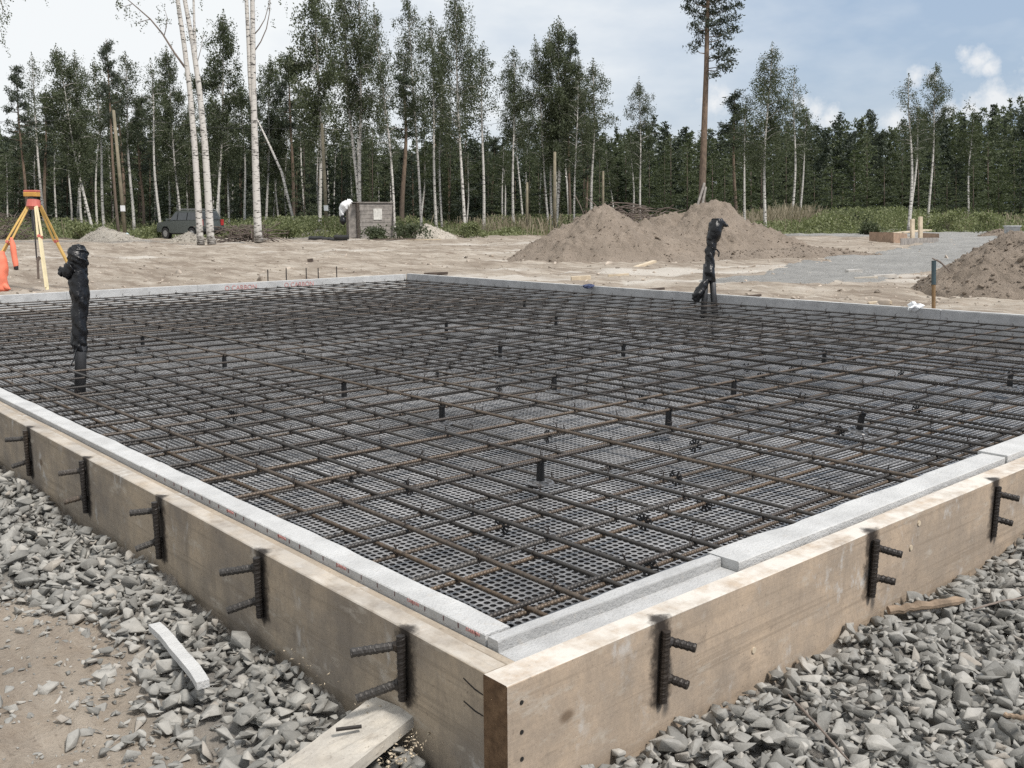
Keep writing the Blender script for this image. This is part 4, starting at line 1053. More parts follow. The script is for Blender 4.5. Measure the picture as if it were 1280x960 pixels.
# teal topped stake at the right
D = float(proj(at(1167, 389, -.33))[2]); st = thing('stake', 'upright stake with dark teal upper half and rusty lower half', 'stake', tuple(col(1167, D, -.36)))
def SL(px, py): return Vector(atd(px, py, D)) - st.location
mb = MB(); mb.tube([SL(1167, 356), SL(1167.3, 327)], 0.027, 12); mb.tube([SL(1167.3, 327), SL(1167.3, 326)], [.029, .029], 12); mb.build('sleeve', MT['teal'], st)
mb = MB(); mb.tube([SL(1167, 391), SL(1167, 355)], 0.023, 10); mb.build('shaft', MT['brownpost'], st)
branch('twig', [W(1165, 323, D, 0.8), W(1175, 327, D, 0.8), W(1181, 333, D, .8), W(1188, 340, D, .8)], 0.012, MT['twig'], 'bent dead twig sticking out of the soil heap behind the stake', 'twig')
# white foam scraps, blue rag, offcuts
def lump(name, px, py, z, s, mat, label, cat, seed, sq=(1, 1, .6)):
    random.seed(seed); bm = bmesh.new(); bmesh.ops.create_icosphere(bm, subdivisions=3, radius=1)
    for v in bm.verts:
        q = v.co.copy(); nz = float(fbm(np.array(q.x * 1.7 + seed), np.array(q.y * 1.7 + q.z * 1.3), 4, seed)); v.co = Vector((q.x * sq[0], q.y * sq[1], q.z * sq[2])) * s * (1 + 0.9 * nz)
    me = bpy.data.meshes.new(name); bm.to_mesh(me); bm.free(); o = obj(name, me, mat); o.location = tuple(at(px, py, z)); return tag(o, label, cat)
lump('foam_scrap', 1145, 383.5, -0.02 + .04, 0.06, MT['white'], 'crumpled white foam scrap lying at the far foam edge near the stake', 'foam scrap', 3, (1.5, 1, .7))
lump('rag', 736, 357.5, 0.015, 0.06, MT['bluerag'], 'dark blue rag lying on the far foam edge', 'rag', 5, (1.6, .8, .45))
def offcut(px, py, L, w, h, yaw, mat, label, z=-.33, tilt=0.0, group='timber offcuts on the bare ground'):
    c = at(px, py, z); c[2] = float(gheight(c[0], c[1])) + h * .5; dv = Vector(tuple(RT * math.cos(yaw) + FW * math.sin(yaw))) + Vector((0, 0, tilt))
    return stick_beam('timber_offcut', Vector(c) - dv * L / 2, Vector(c) + dv * L / 2 + Vector((0, 0, 0.02)), w, h, mat, label, 'offcut', 0, group, 0.02)
offcut(806, 334, 0.55, .16, .05, 0.5, MT['fresh'], 'pale timber offcut in front of the left soil heap', tilt=.2)
offcut(726, 350, 0.36, .12, .09, 0.1, MT['fresh'], 'short pale block just beyond the far foam edge, above the blue rag')
offcut(773, 347.5, 0.40, .08, .04, 0.1, MT['fresh'], 'thin pale slat right of the blue rag')
offcut(1100, 376, 0.30, .10, .04, -0.1, MT['fresh'], 'pale slat lying left of the teal stake')
offcut(815, 362.5, 0.42, .05, .035, 0.25, MT['darkwood'], 'dark stick lying along the far foam edge')
offcut(936, 369, 0.4, .035, .03, 0.25, MT['darkwood'], 'dark stick lying right of the bagged twin pipes')
offcut(545, 343.5, 0.5, .07, .05, -0.2, MT['darkwood'], 'dark stick on the ground at the far slab corner')
offcut(528, 301, 1.9, .16, .05, -0.05, MT['fresh'], 'long pale board lying on the sand right of the shed')
offcut(493, 301.5, 2.1, .25, .06, 0.08, MT['darkwood'], 'long dark board lying on the sand before the shed bushes')
offcut(1067, 345, 0.28, .16, .10, 0.1, simple('pale_block', (.45, .43, .4)), 'pale block on the gravel road edge, upper of three')
offcut(1105, 347, 0.45, .12, .07, 0.15, simple('pale_block2', (.47, .44, .4)), 'pale slab piece on the gravel road edge, right of three')
offcut(1082, 351, 0.4, .10, .05, -0.1, simple('pale_block3', (.5, .45, .38)), 'pale slat on the gravel road edge, lowest of three')
offcut(388, 327, .14, .12, .1, 0, MT['darkwood'], 'small dark clod-like block on the sand in the middle')
mb = MB(); 
# second formwork with posts
sf = thing('small_formwork', 'small wooden foundation formwork of boards by the gravel road', 'formwork', tuple(col(1125, 40)))
FD = 40.0
def PL(px, py, D=FD): return Vector(atd(px, py, D)) - sf.location
def slab(ax, bx, yt, yb, Da, Db, mat):
    mb = MB(); a1 = PL(ax, yt[0], Da); b1 = PL(bx, yt[1], Db); a0 = PL(ax, yb[0], Da); b0 = PL(bx, yb[1], Db)
    dn = Vector(tuple(FW)) * .05
    V = [a0, b0, b1, a1, a0 + dn, b0 + dn, b1 + dn, a1 + dn]
    mb.add(V, [(0, 1, 2, 3), (5, 4, 7, 6), (4, 0, 3, 7), (1, 5, 6, 2), (3, 2, 6, 7), (4, 5, 1, 0)]); return mb.build('board', mat, sf)
MT['redwood'] = simple('reddish_board', (0.30, 0.21, 0.15), 0.85, 0, .25, 6)
slab(1087, 1117, (290, 290.5), (301, 305), 42, 40, MT['redwood']); slab(1117, 1134, (291, 292), (305, 304), 40, 40.5, MT['redwood'])
slab(1126, 1173, (298, 297), (309.5, 302), 37.5, 42, MT['oldwood'])
slab(1150, 1174, (291, 292), (299, 299), 46, 45, MT['redwood'])
mb = MB(); mb.beam(PL(1117, 291.5, 41), PL(1160, 287.5, 44), .35, .05); mb.build('board', MT['fresh'], sf)
for (px, t_, b_, D, lab) in ((1140.5, 274, 300, 41, 'shorter left timber post standing in the small formwork'), (1150.5, 271, 300, 42, 'taller right timber post standing in the small formwork')):
    mb = MB(); mb.beam(atd(px, b_ + 3, D), atd(px, t_, D), 0.15, 0.15, up=tuple(RT)); o = mb.build('timber_post', MT['fresh'], bevel=.01); tag(o, lab, 'post', 'posts in the small formwork')
# bucket
D = 46; c = col(1264, D); bk = thing('bucket', 'grey plastic tub standing at the edge of the bushes on the right', 'tub', tuple(c))
mb = MB(); n = 20; V = []
for (r, z) in ((0.28, 0.0), (0.36, 0.55), (0.40, 0.56), (0.40, 0.60), (0.345, 0.60), (0.27, 0.05), (0.0, 0.05)):
    for i in range(n): V.append((r * math.cos(2 * PI * i / n), r * math.sin(2 * PI * i / n), z + .0))
mb.add(V, [(i * n + j, i * n + (j + 1) % n, (i + 1) * n + (j + 1) % n, (i + 1) * n + j) for i in range(6) for j in range(n)]); mb.build('shell', MT['bucket'], bk, True)

# shed ----------------------------------------------------------------
D = 55.0; sc_ = col(451, D); sh = thing('plank_shed', 'small grey plank shed with an open dark doorway and a pale boarded window', 'shed', tuple(sc_))
a = math.atan2(RT[1], RT[0])
sh.rotation_euler = (0, 0, a + 0.68)
w, d, h = 2.25, 1.55, 1.98        # front along local x (0..w), depth local +y ; left wall at x=0
mb = MB(); nb = 9; bh = h / nb
for i in range(nb):
    mb.box((w / 2 + random.uniform(-.02, .02), 0, bh * (i + .5)), (w + random.uniform(-.03, .05), 0.05, bh * 0.93))
    mb.box((w, d / 2, bh * (i + .5)), (0.05, d, bh * 0.94))
    mb.box((w / 2, d, bh * (i + .5)), (w, 0.05, bh * .95))
mb.build('plank_walls', MT['oldwood'], sh)
mb = MB(); mb.box((w / 2, -0.04, 1.35), (0.56, 0.04, 0.62)); mb.build('window_board', simple('pale_panel', (0.55, 0.54, 0.50)), sh)
mb = MB(); mb.box((-0.0, 0.28, h / 2), (0.06, 0.5, h)); mb.box((-.02, 1.3, h / 2), (.06, .4, h)); mb.build('side_wall', MT['shedside'], sh)
mb = MB(); mb.box((-0.25, 0.45, h / 2), (0.05, 0.42, h * .95), 1.1); mb.build('door', MT['oldwood'], sh)
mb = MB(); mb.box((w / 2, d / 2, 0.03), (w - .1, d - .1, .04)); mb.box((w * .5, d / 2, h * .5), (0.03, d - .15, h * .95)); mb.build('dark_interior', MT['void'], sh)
mb = MB(); mb.box((w / 2 - .1, d / 2, h + 0.03), (w + .25, d + .2, .05)); mb.build('roof', MT['oldwood'], sh)
ws = bag_mesh([tuple(atd(428, 275, D)), tuple(atd(427, 266, D)), tuple(atd(430, 258, D)), tuple(atd(436, 254, D)), tuple(atd(441, 256, D + .5))], [0.05, .18, .3, .25, .1], 51, 20, .2)
o = obj('plastic_sheet', ws, MT['white']); tag(o, 'white plastic sheet draped over the left corner of the shed roof', 'sheet')
bk_ = bag_mesh([tuple(atd(429, 281, D - .3)), tuple(atd(429, 277, D - .3)), tuple(atd(429, 271, D - .3)), tuple(atd(430, 269, D - .3))], [0.06, .2, .16, .04], 52, 14, .2)
o = obj('dark_bag', bk_, MT['bag']); tag(o, 'dark bag hanging at the left wall of the shed', 'bag')
# black pipes lying left of the shed
for i, (x0, x1, y, r) in enumerate(((386, 404, 298, .13), (403, 414, 299, .12), (413, 434, 300, .12), (418, 436, 296.5, .12))):
    D = 52 - i * .5; mb = MB(); mb.tube([atd(x0, y, D), atd((x0 + x1) / 2, y + .3, D), atd(x1, y, D)], r, 10); o = mb.build('black_pipe', MT['black'])
    tag(o, ['long black pipe lying left of the pipe pile by the shed', 'short black pipe stub lying in the pile left of the shed', 'black pipe at the bottom of the pile before the shed door', 'black pipe on top of the pile before the shed door'][i], 'pipe', 'black pipes by the shed')
# thin stake with white tip
mb = MB(); mb.tube([col(506.5, 52), atd(506.5, 291, 52)], .03, 6); o = mb.build('marker_stake', MT['fresh']); tag(o, 'thin pale marker stake right of the shed bushes', 'stake')

# utility poles -------------------------------------------------------
def upole(bx, by, tx, ty, D, r, lab, tagy):
    t = thing('utility_pole', lab, 'pole', tuple(col(bx, D)), 'wooden poles by the wood')
    mb = MB(); mb.tube([Vector((0, 0, 0)), Vector(tuple(atd(tx, ty, D))) - t.location], [r, r * .75], 12); mb.build('shaft', MT['pole'], t, True)
    f = (by - tagy) / (by - ty); mb = MB(); p = Vector(tuple(atd(bx + (tx - bx) * f, tagy, D - r - .02))) - t.location
    mb.beam(p - Vector(tuple(RT)) * .14, p + Vector(tuple(RT)) * .14, .02, .34); mb.build('number_plate', MT['white'], t)
upole(157, 298, 142, 138, 58, .115, 'leaning greenish wooden pole with a small white plate, behind the tripod', 260.5)
upole(409, 290, 402.5, 154, 62, .12, 'straight wooden pole with a small white plate, left of the shed', 260)
o = lump('plastic_jug', 155, 296, -.15, 0.22, simple('pale_blue_plastic', (.5, .6, .62), .4), 'pale blue plastic container at the foot of the leaning pole', 'container', 8, (1.3, .8, .8))
def cable(a, b, sag, lab):
    mb = MB(); a = Vector(a); b = Vector(b)
    mb.tube([a.lerp(b, i / 24) - Vector((0, 0, sag * 4 * (i / 24) * (1 - i / 24))) for i in range(25)], .012, 4); o = mb.build('overhead_cable', MT['black']); tag(o, lab, 'cable', 'overhead cables')
cable(atd(142, 141, 58), atd(402.5, 157, 62), .5, 'thin cable strung between the two wooden poles')
cable(atd(-60, 149, 52), atd(142, 141, 58), .3, 'thin cable running left from the leaning pole')
cable(atd(402.5, 157, 62), atd(640, 150, 70), .6, 'thin cable running right from the pole near the shed')

# car -------------------------------------------------------------------
D = 57.5; car = thing('parked_car', 'dark grey off-road car with roof rails parked behind the twin birches', 'car', tuple(col(239, D, -.36)))
ha = math.atan2(RT[1], RT[0]) + PI - 0.62          # heading: to the left and away
car.rotation_euler = (0, 0, ha)
def section(pts, hw, mat, name, parent, inset=0.0, topin=0.0):
    n = len(pts); V = [(x, -hw + (topin if z > 1.05 else 0), z) for x, z in pts] + [(x, hw - (topin if z > 1.05 else 0), z) for x, z in pts]
    mb = MB(); mb.add(V, [tuple(range(n)), tuple(range(2 * n - 1, n - 1, -1))] + [(i, i + n, (i + 1) % n + n, (i + 1) % n) for i in range(n)])
    o = mb.build(name, mat, parent)
    bm = bmesh.new(); bm.from_mesh(o.data); bmesh.ops.recalc_face_normals(bm, faces=bm.faces); bm.to_mesh(o.data); bm.free(); return o
body = section([(2.0, 0.45), (2.05, 0.75), (1.9, 0.98), (0.95, 1.08), (-1.95, 1.10), (-2.0, 0.75), (-2.0, 0.45), (-1.65, .42), (-1.6, .62), (-1.42, .76), (-1.1, .76), (-0.92, .62), (-0.87, .38), (0.83, .38), (0.88, .62), (1.06, .76), (1.38, .76), (1.56, .62), (1.61, .42)], 0.86, MT['carpaint'], 'body', car)
section([(1.0, 1.075), (0.35, 1.60), (-0.2, 1.67), (-1.6, 1.64), (-1.97, 1.09)], 0.84, MT['carpaint'], 'cabin', car, topin=.13)
for s in (-1, 1):
    for (a0, a1, b0, b1) in ((.80, .10, .34, .10), (0.02, -.78, .02, -.78), (-.86, -1.75, -.86, -1.52)):
        mb = MB(); y0, y1 = s * 0.853, s * 0.725
        mb.add([(a0, y0 - s * .01, 1.12), (a1, y0 - s * .01, 1.12), (b1, y1 + s * .006, 1.55), (b0, y1 + s * .006, 1.55)], [(0, 1, 2, 3)]); me_o = mb.build('side_window', MT['glass'], car)
        sol = me_o.modifiers.new('thick', 'SOLIDIFY'); sol.thickness = .02; sol.offset = 0
    mb = MB(); mb.tube([(.2, s * .66, 1.70), (-.2, s * .66, 1.74), (-1.4, s * .66, 1.73), (-1.6, s * .66, 1.67)], .022, 6); mb.build('roof_rail', MT['chrome'], car)
    mb = MB(); mb.box((0.85, s * .95, 1.14), (.12, .16, .13)); mb.build('mirror', MT['carpaint'], car, bevel=.02)
    mb = MB(); mb.box((-1.985, s * .72, .98), (.08, .2, .34)); mb.build('tail_light', MT['lampred'], car)
    mb = MB(); mb.box((2.0, s * .66, .85), (.14, .30, .16)); mb.build('headlight', MT['chrome'], car)
    for x in (1.22, -1.26):
        wh = MB(); wh.tube([(x, s * .66, .34), (x, s * .87, .34)], .345, 20); wq = wh.build('wheel', MT['black'], car)
        wh = MB(); wh.tube([(x, s * .86, .34), (x, s * .885, .34)], .19, 14); wh.build('rim', MT['chrome'], wq)
mb = MB(); mb.box((-2.06, 0, .55), (.16, 1.66, .22)); mb.build('bumper', MT['black'], car, bevel=.03)
mb = MB(); mb.box((2.06, 0, .55), (.16, 1.66, .24)); mb.build('bumper', MT['black'], car, bevel=.03)
mb = MB(); mb.add([(-1.96, -.66, 1.14), (-1.96, .66, 1.14), (-1.67, .58, 1.57), (-1.67, -.58, 1.57)], [(0, 1, 2, 3)]); o = mb.build('rear_window', MT['glass'], car); q = o.modifiers.new('thick', 'SOLIDIFY'); q.thickness = .03; q.offset = 0
mb = MB(); mb.box((0, 0, .36), (3.4, 1.5, .12)); mb.build('underside', MT['black'], car)
# brush piles
def brush(px, py, wid, hgt, D, lab, seed):
    random.seed(seed); mb = MB(); c = Vector(tuple(col(px, D)))
    for _ in range(150):
        p = c + Vector(tuple(RT)) * random.gauss(0, wid * .45) + Vector(tuple(FW)) * random.gauss(0, .5); p.z = -.33 + random.random() ** 1.5 * hgt
        d = Vector((random.gauss(0, 1), random.gauss(0, 1), random.gauss(0, .35))).normalized() * random.uniform(.3, .9)
        mb.tube([p - d, p + Vector((0, 0, .08)), p + d], [.025, .02, .008], 4)
    o = mb.build('brush_pile', simple('brush_%d' % seed, (.12, .095, .08), .9)); tag(o, lab, 'brush pile', 'heaps of cut branches')
brush(304, 298, 1.5, 0.75, 48, 'heap of cut branches between the two birch groups', 61)
brush(5, 285, 2.2, 1.5, 57, 'heap of dead branches at the left picture edge behind the tripod', 62)
brush(775, 280, 1.8, 1.6, 40, 'dead branches and roots showing behind the pointed soil heap', 63)
brush(812, 275, 1.5, 1.4, 42, 'dry twigs on the ground between the two big soil heaps', 64)
# pale timber stack far behind on the left
ts = thing('timber_stack', 'pale stack of sawn timber far back among the birches', 'timber stack', tuple(col(82, 95)))
mb = MB()
for i in range(6):
    for j in range(2): mb.beam(Vector(tuple(RT)) * -1.6 + Vector((0, 0, .5 + i * .14)) + Vector(tuple(FW)) * j * .5, Vector(tuple(RT)) * 1.6 + Vector((0, 0, .5 + i * .14)) + Vector(tuple(FW)) * j * .5, .4, .11)
mb.build('boards', simple('pale_boards', (.62, .55, .48)), ts)
for s in (-1.3, 1.3):
    mb = MB(); mb.beam(Vector(tuple(RT)) * s + Vector((0, 0, .22)), Vector(tuple(RT)) * s + Vector((0, 0, .22)) + Vector(tuple(FW)) * .7, .3, .44); mb.build('support', MT['white'], ts)
#TREES-BEGIN
# ------------------------------------------------------------------ trees
def leafquads(C, s, asp=0.6, down=0.0):
    n = len(C); u = rng.normal(0, 1, (n, 3)); u[:, 2] -= down * 2; u /= np.linalg.norm(u, axis=1)[:, None]
    w = np.cross(u, rng.normal(0, 1, (n, 3))); w /= np.linalg.norm(w, axis=1)[:, None] + 1e-9
    s = np.broadcast_to(np.asarray(s, float), (n,))[:, None]
    return np.stack([C - u * s * .5, C + w * s * .5 * asp, C + u * s * .5, C - w * s * .5 * asp], 1).reshape(-1, 3)
def quadmesh(name, V): return npmesh(name, V, np.arange(len(V)), np.full(len(V) // 4, 4))
H0 = 14.0
def trunk_curve(h, lean, seed):
    return lambda z: Vector((lean * (z / h) ** 2 * 0.6 + 0.10 * math.sin(z * 0.5 + seed), lean * .3 * (z / h) ** 2 + 0.10 * math.sin(z * .37 + seed * 2.1), z))
def birch_variant(seed, cs=0.42, rad=1.6, nb=44, leaves=5200, lsz=0.15, top=1.0, hang=1.15):
    leaves = int(leaves * 1.9); lsz *= .82
    random.seed(seed); tc_ = trunk_curve(H0, random.uniform(-.5, .5), seed); tb = MB()
    zs = [H0 * i / 16 for i in range(17)]
    tb.tube([tc_(z) for z in zs], [0.105 * (1 - z / H0) ** 0.8 + 0.012 + (0.05 if z < .3 else 0) for z in zs], 7)
    C = []
    for b in range(nb):
        t = cs + (1 - cs) * ((b + random.random()) / nb) ** 0.9; z = H0 * t * 0.985
        q = (t - cs) / (1 - cs); L = rad * (math.sin(PI * min(1, 0.22 + 0.72 * q)) ** 0.8) * random.uniform(.55, 1.15) * (1.0 if q < .92 else .6)
        a = random.uniform(0, 2 * PI); d = Vector((math.cos(a), math.sin(a), 0)); base = tc_(z)
        up_ = random.uniform(.5, 1.1); pts = [base + d * L * s + Vector((0, 0, L * (up_ * s - 0.55 * s * s))) for s in (0, .35, .7, 1.0)]
        tb.tube(pts, [0.028, .02, .012, .005], 4)
        ns = max(3, int(L * 6))
        for k in range(ns):
            s = random.uniform(.25, 1.05); p = base + d * L * s + Vector((0, 0, L * (up_ * s - .55 * s * s)))
            p += Vector((random.gauss(0, .22), random.gauss(0, .22), random.gauss(0, .15)))
            hl = random.uniform(.25, hang)
            m = int(leaves / (nb * max(3, rad * 4.2)))
            for j in range(m):
                f = j / m; C.append((p.x + random.gauss(0, .13), p.y + random.gauss(0, .13), p.z - hl * f + random.gauss(0, .08)))
    for k in range(70):
        f = random.random(); p = tc_(H0 * (.93 + .07 * f)); C.append((p.x + random.gauss(0, .16 * (1.2 - f)), p.y + random.gauss(0, .16 * (1.2 - f)), p.z + .35 * f))
    C = np.array(C); cm = quadmesh('crown', leafquads(C, rng.uniform(.6, 1.25, len(C)) * lsz, .62, .4)); cm.materials.append(MT['birchleaf'])
    tm = mesh('trunk', tb.v, tb.f, True); tm.materials.append(MT['birch']); return tm, cm, rad
def pine_variant(seed, cs=0.5, rad=1.7, nb=30):
    random.seed(seed); tc_ = trunk_curve(H0, random.uniform(-.3, .3), seed); tb = MB(); zs = [H0 * i / 14 for i in range(15)]
    tb.tube([tc_(z) for z in zs], [0.16 * (1 - z / H0) ** 0.7 + 0.012 for z in zs], 8); C = []; S = []
    for b in range(nb):
        q = (b + random.random()) / nb; z = H0 * (cs + (1 - cs) * q) * .985; L = rad * (1.05 - q * .85) * random.uniform(.6, 1.15) * (.6 if q < .1 else 1)
        a = random.uniform(0, 2 * PI); d = Vector((math.cos(a), math.sin(a), .18)); base = tc_(z); tb.tube([base, base + d * L * .6, base + d * L + Vector((0, 0, .12 * L))], [.035, .022, .008], 4)
        for c in range(6):
            s = random.uniform(.35, 1.05); p = base + d * L * s + Vector((random.gauss(0, .2), random.gauss(0, .2), random.gauss(0, .1)))
            for j in range(24): C.append((p.x + random.gauss(0, .17), p.y + random.gauss(0, .17), p.z + random.gauss(0, .11)))
    C = np.array(C); cm = quadmesh('crown', leafquads(C, rng.uniform(.16, .32, len(C)), .30, -.3)); cm.materials.append(MT['pineleaf'])
    tm = mesh('trunk', tb.v, tb.f, True); tm.materials.append(MT['pine']); return tm, cm, rad
def spruce_variant(seed, rad=1.7, cs=0.06, mat='spruceleaf', trunk='pine', shp=0.85):
    random.seed(seed); tb = MB(); tb.tube([(0, 0, 0), (0, 0, H0 * .5), (0, 0, H0 * .99)], [.09, .05, .01], 7); C = []
    for b in range(95):
        q = (b + random.random()) / 95; z = H0 * (cs + (1 - cs) * q); L = rad * (1 - q) ** shp * random.uniform(.7, 1.15) + .08; a = random.uniform(0, 2 * PI); d = Vector((math.cos(a), math.sin(a), 0))
        for j in range(int(14 + 26 * (1 - q))):
            s = random.uniform(.1, 1) ** .7; p = d * L * s + Vector((random.gauss(0, .16), random.gauss(0, .16), z - .32 * L * s + .2 * L * s * s + random.gauss(0, .08))); C.append(tuple(p))
    C = np.array(C); cm = quadmesh('crown', leafquads(C, rng.uniform(.18, .34, len(C)), .42, .3)); cm.materials.append(MT[mat])
    tm = mesh('trunk', tb.v, tb.f, True); tm.materials.append(MT[trunk]); return tm, cm, rad
VAR = {'birch': [birch_variant(101, .42), birch_variant(102, .50, 1.45, 38, 4600), birch_variant(103, .36, 1.8, 52, 6400), birch_variant(104, .46, 1.6, 44, 5400)],
       'thinbirch': [birch_variant(111, .55, 1.0, 26, 1900, .15), birch_variant(112, .5, 1.1, 28, 1600, .15)],
       'fullbirch': [birch_variant(121, .30, 2.0, 64, 10500, .17), birch_variant(122, .34, 1.9, 60, 9500, .17)],
       'weeping': [birch_variant(131, .36, 1.9, 52, 9500, .14, hang=2.1)],
       'pine': [pine_variant(141), pine_variant(142, .58, 1.5, 24), pine_variant(143, .42, 1.8, 36)],
       'spruce': [spruce_variant(151), spruce_variant(152, 2.1)],
       'young': [spruce_variant(161, 2.3, .05, 'youngleaf', 'darkwood', .6), spruce_variant(162, 2.7, .05, 'youngleaf', 'darkwood', .5), spruce_variant(163, 2.9, .04, 'birchleaf', 'darkwood', .42)]}
NAME = {'birch': 'birch_tree', 'thinbirch': 'birch_tree', 'fullbirch': 'birch_tree', 'weeping': 'birch_tree', 'pine': 'pine_tree', 'spruce': 'spruce_tree', 'young': 'young_tree'}
CAT = {'birch': 'birch tree', 'thinbirch': 'birch tree', 'fullbirch': 'birch tree', 'weeping': 'birch tree', 'pine': 'pine tree', 'spruce': 'spruce tree', 'young': 'young tree'}
def tree(kind, bx, D, tx, ty, wpx, label, group, var=None, zb=-.36):
    V = VAR[kind]; tm, cm, rad = V[var % len(V)] if var is not None else random.choice(V)
    b = Vector(tuple(col(bx, D, zb))); t_ = Vector(tuple(atd(tx, ty, D))); ax = t_ - b; Hh = ax.length
    r = thing(NAME[kind], label, CAT[kind], tuple(b), group)
    q = Vector((0, 0, 1)).rotation_difference(ax.normalized()) @ Quaternion((0, 0, 1), random.uniform(0, 2 * PI))
    r.rotation_mode = 'QUATERNION'; r.rotation_quaternion = q
    sxy = (wpx * D / F / 2) / rad if wpx else Hh / H0
    sxy *= 1.0; sz = Hh / H0; r.scale = (sxy, sxy, sz)
    a = obj('trunk', tm, None, r); obj('crown', cm, None, r)
    k = min(1.5, max(.6, 1.0 / sxy * (0.55 + .45 * sz))); a.scale = (k, k, 1.0) if kind in ('thinbirch',) else (1, 1, 1)
    return r
random.seed(5)
GL = 'trees of the wood behind the sand'
L_ = [  # kind, base px, distance, top px, top py, crown width px, label
 ('pine', 34, 72, 21, 82, 42, 'pine with a dense round dark crown at the left picture edge'),
 ('thinbirch', 57, 75, 38, 70, 34, 'thin birch between the left edge pine and the leaning birch'),
 ('fullbirch', 116, 66, 72, 58, 66, 'tall full birch leaning left behind the tripod'),
 ('birch', 104, 70, 90, 66, 46, 'slim birch half hidden in the crown of the leaning birch'),
 ('pine', 149, 60, 131, 47, 36, 'dark-topped pine rising just left of the leaning pole'),
 ('birch', 166, 72, 159, 70, 50, 'birch with a broad crown right of the dark-topped pine'),
 ('thinbirch', 133, 74, 116, 76, 46, 'light birch between the leaning birch and the dark-topped pine'),
 ('thinbirch', 200, 70, 187, 78, 34, 'slim birch standing above the car bonnet'),
 ('fullbirch', 226, 76, 210, 60, 52, 'full birch directly left of the twin foreground birches'),
 ('fullbirch', 272, 68, 280, 18, 66, 'broad bushy birch between the two foreground birch groups'),
 ('thinbirch', 308, 70, 300, 120, 34, 'low birch just left of the forked foreground birch'),
 ('birch', 286, 80, 285, 150, 40, 'small birch behind the heap of cut branches'),
 ('fullbirch', 334, 84, 335, 72, 60, 'green birch filling the gap right of the forked birch'),
 ('pine', 366, 82, 362, 66, 46, 'dark pine crown showing above the leaning dead trunk'),
 ('young', 381, 80, 379, 112, 44, 'conical pale green young tree left of the straight pole'),
 ('fullbirch', 402, 64, 394, -22, 78, 'very tall birch behind the straight pole'),
 ('birch', 449, 58, 428, -25, 66, 'left birch of the leaning pair rising behind the shed'),
 ('birch', 453, 58, 445, -12, 60, 'right birch of the leaning pair rising behind the shed'),
 ('birch', 495, 56, 473, 10, 50, 'birch standing right against the shed wall'),
 ('pine', 504, 76, 506, 88, 60, 'dark spreading pine between birches right of the shed'),
 ('birch', 528, 60, 508, -8, 50, 'white-trunked birch left of the pale rubble heap'),
 ('birch', 547, 66, 536, 22, 48, 'left birch of the close pair behind the rubble heap'),
 ('birch', 552, 67, 548, 40, 44, 'right birch of the close pair behind the rubble heap'),
 ('weeping', 580, 56, 568, -25, 66, 'weeping birch tallest right of the rubble heap'),
 ('thinbirch', 603, 64, 603, 58, 44, 'slim birch at the right end of the left wood, by the gap'),
 ('birch', 643, 66, 640, 64, 46, 'birch forming the left shoulder of the middle group'),
 ('birch', 686, 66, 668, 48, 48, 'white birch left in the dense middle group'),
 ('birch', 691, 67, 684, 40, 44, 'second birch from the left in the dense middle group'),
 ('fullbirch', 697, 66, 697, 26, 66, 'tallest birch at the centre of the dense middle group'),
 ('pine', 711, 68, 714, 42, 44, 'pine on the right flank of the dense middle group'),
 ('birch', 717, 65, 722, 70, 44, 'birch right of the pine in the dense middle group'),
 ('birch', 741, 68, 738, 76, 56, 'birch forming the right shoulder of the middle group'),
 ('birch', 801, 66, 800, 100, 42, 'lone slender birch with a pointed crown left of the tall pine'),
 ('thinbirch', 791, 80, 790, 168, 30, 'small birch standing beside the lone slender birch'),
 ('pine', 921, 80, 916, 112, 44, 'dark pine half hidden behind the weeping birch'),
 ('thinbirch', 931, 66, 931, 130, 40, 'thin white birch left of the large weeping birch'),
 ('weeping', 954, 60, 962, 58, 72, 'large weeping birch right of the tall pine'),
 ('thinbirch', 990, 74, 995, 92, 36, 'light birch on the right flank of the weeping birch'),
 ('thinbirch', 998, 76, 1008, 140, 30, 'small birch with bare lower trunk right of the weeping birch'),
 ('thinbirch', 1137, 58, 1138, 96, 38, 'left birch of the lone pair in the meadow, crown tilted left'),
 ('thinbirch', 1139, 60, 1147, 130, 22, 'thin second stem between the lone meadow birches'),
 ('birch', 1161, 62, 1168, 82, 40, 'right birch of the lone pair in the meadow, with pointed top'),
 ('thinbirch', 1207, 78, 1218, 150, 44, 'slim birch leaning right in front of the right-hand wood'),
]
for i, (kd, bx, D, tx, ty, w, lab) in enumerate(L_): tree(kd, bx, D, tx, ty, w, lab, GL, i)
# deeper trees of the left wood: like one another
GB = 'slender trees deep in the left wood'
for i in range(66):
    px = -60 + 830 * ((i + random.random()) / 66); D = random.uniform(76, 104)
    if 455 < px < 480 or 612 < px < 628: D = 104
    kd = random.choice(('thinbirch', 'thinbirch', 'birch', 'pine', 'birch')); ty = random.uniform(95, 165)
    if 460 < px < 640 or px > 745 or px < 10: ty = random.uniform(165, 195)
    lab = {'birch': 'one of many slender birches deep in the left wood', 'thinbirch': 'one of many slender birches deep in the left wood', 'pine': 'one of many thin pines deep in the left wood'}[kd]
    tree(kd, px, D, px + random.uniform(-10, 6), ty, random.uniform(26, 46), lab, GB if kd != 'pine' else 'thin pines deep in the left wood')
for i in range(72):
    px = -60 + 840 * ((i + random.random()) / 72); ty = random.uniform(135, 210)
    if px > 600: ty = random.uniform(185, 220)
    kd = random.choice(('spruce', 'young', 'young'))
    tree(kd, px, random.uniform(82, 104), px, ty, random.uniform(40, 64), 'one of the dark low spruces under the left wood' if kd == 'spruce' else 'one of the leafy young trees under the left wood', 'low spruces under the left wood' if kd == 'spruce' else 'young trees under the left wood')
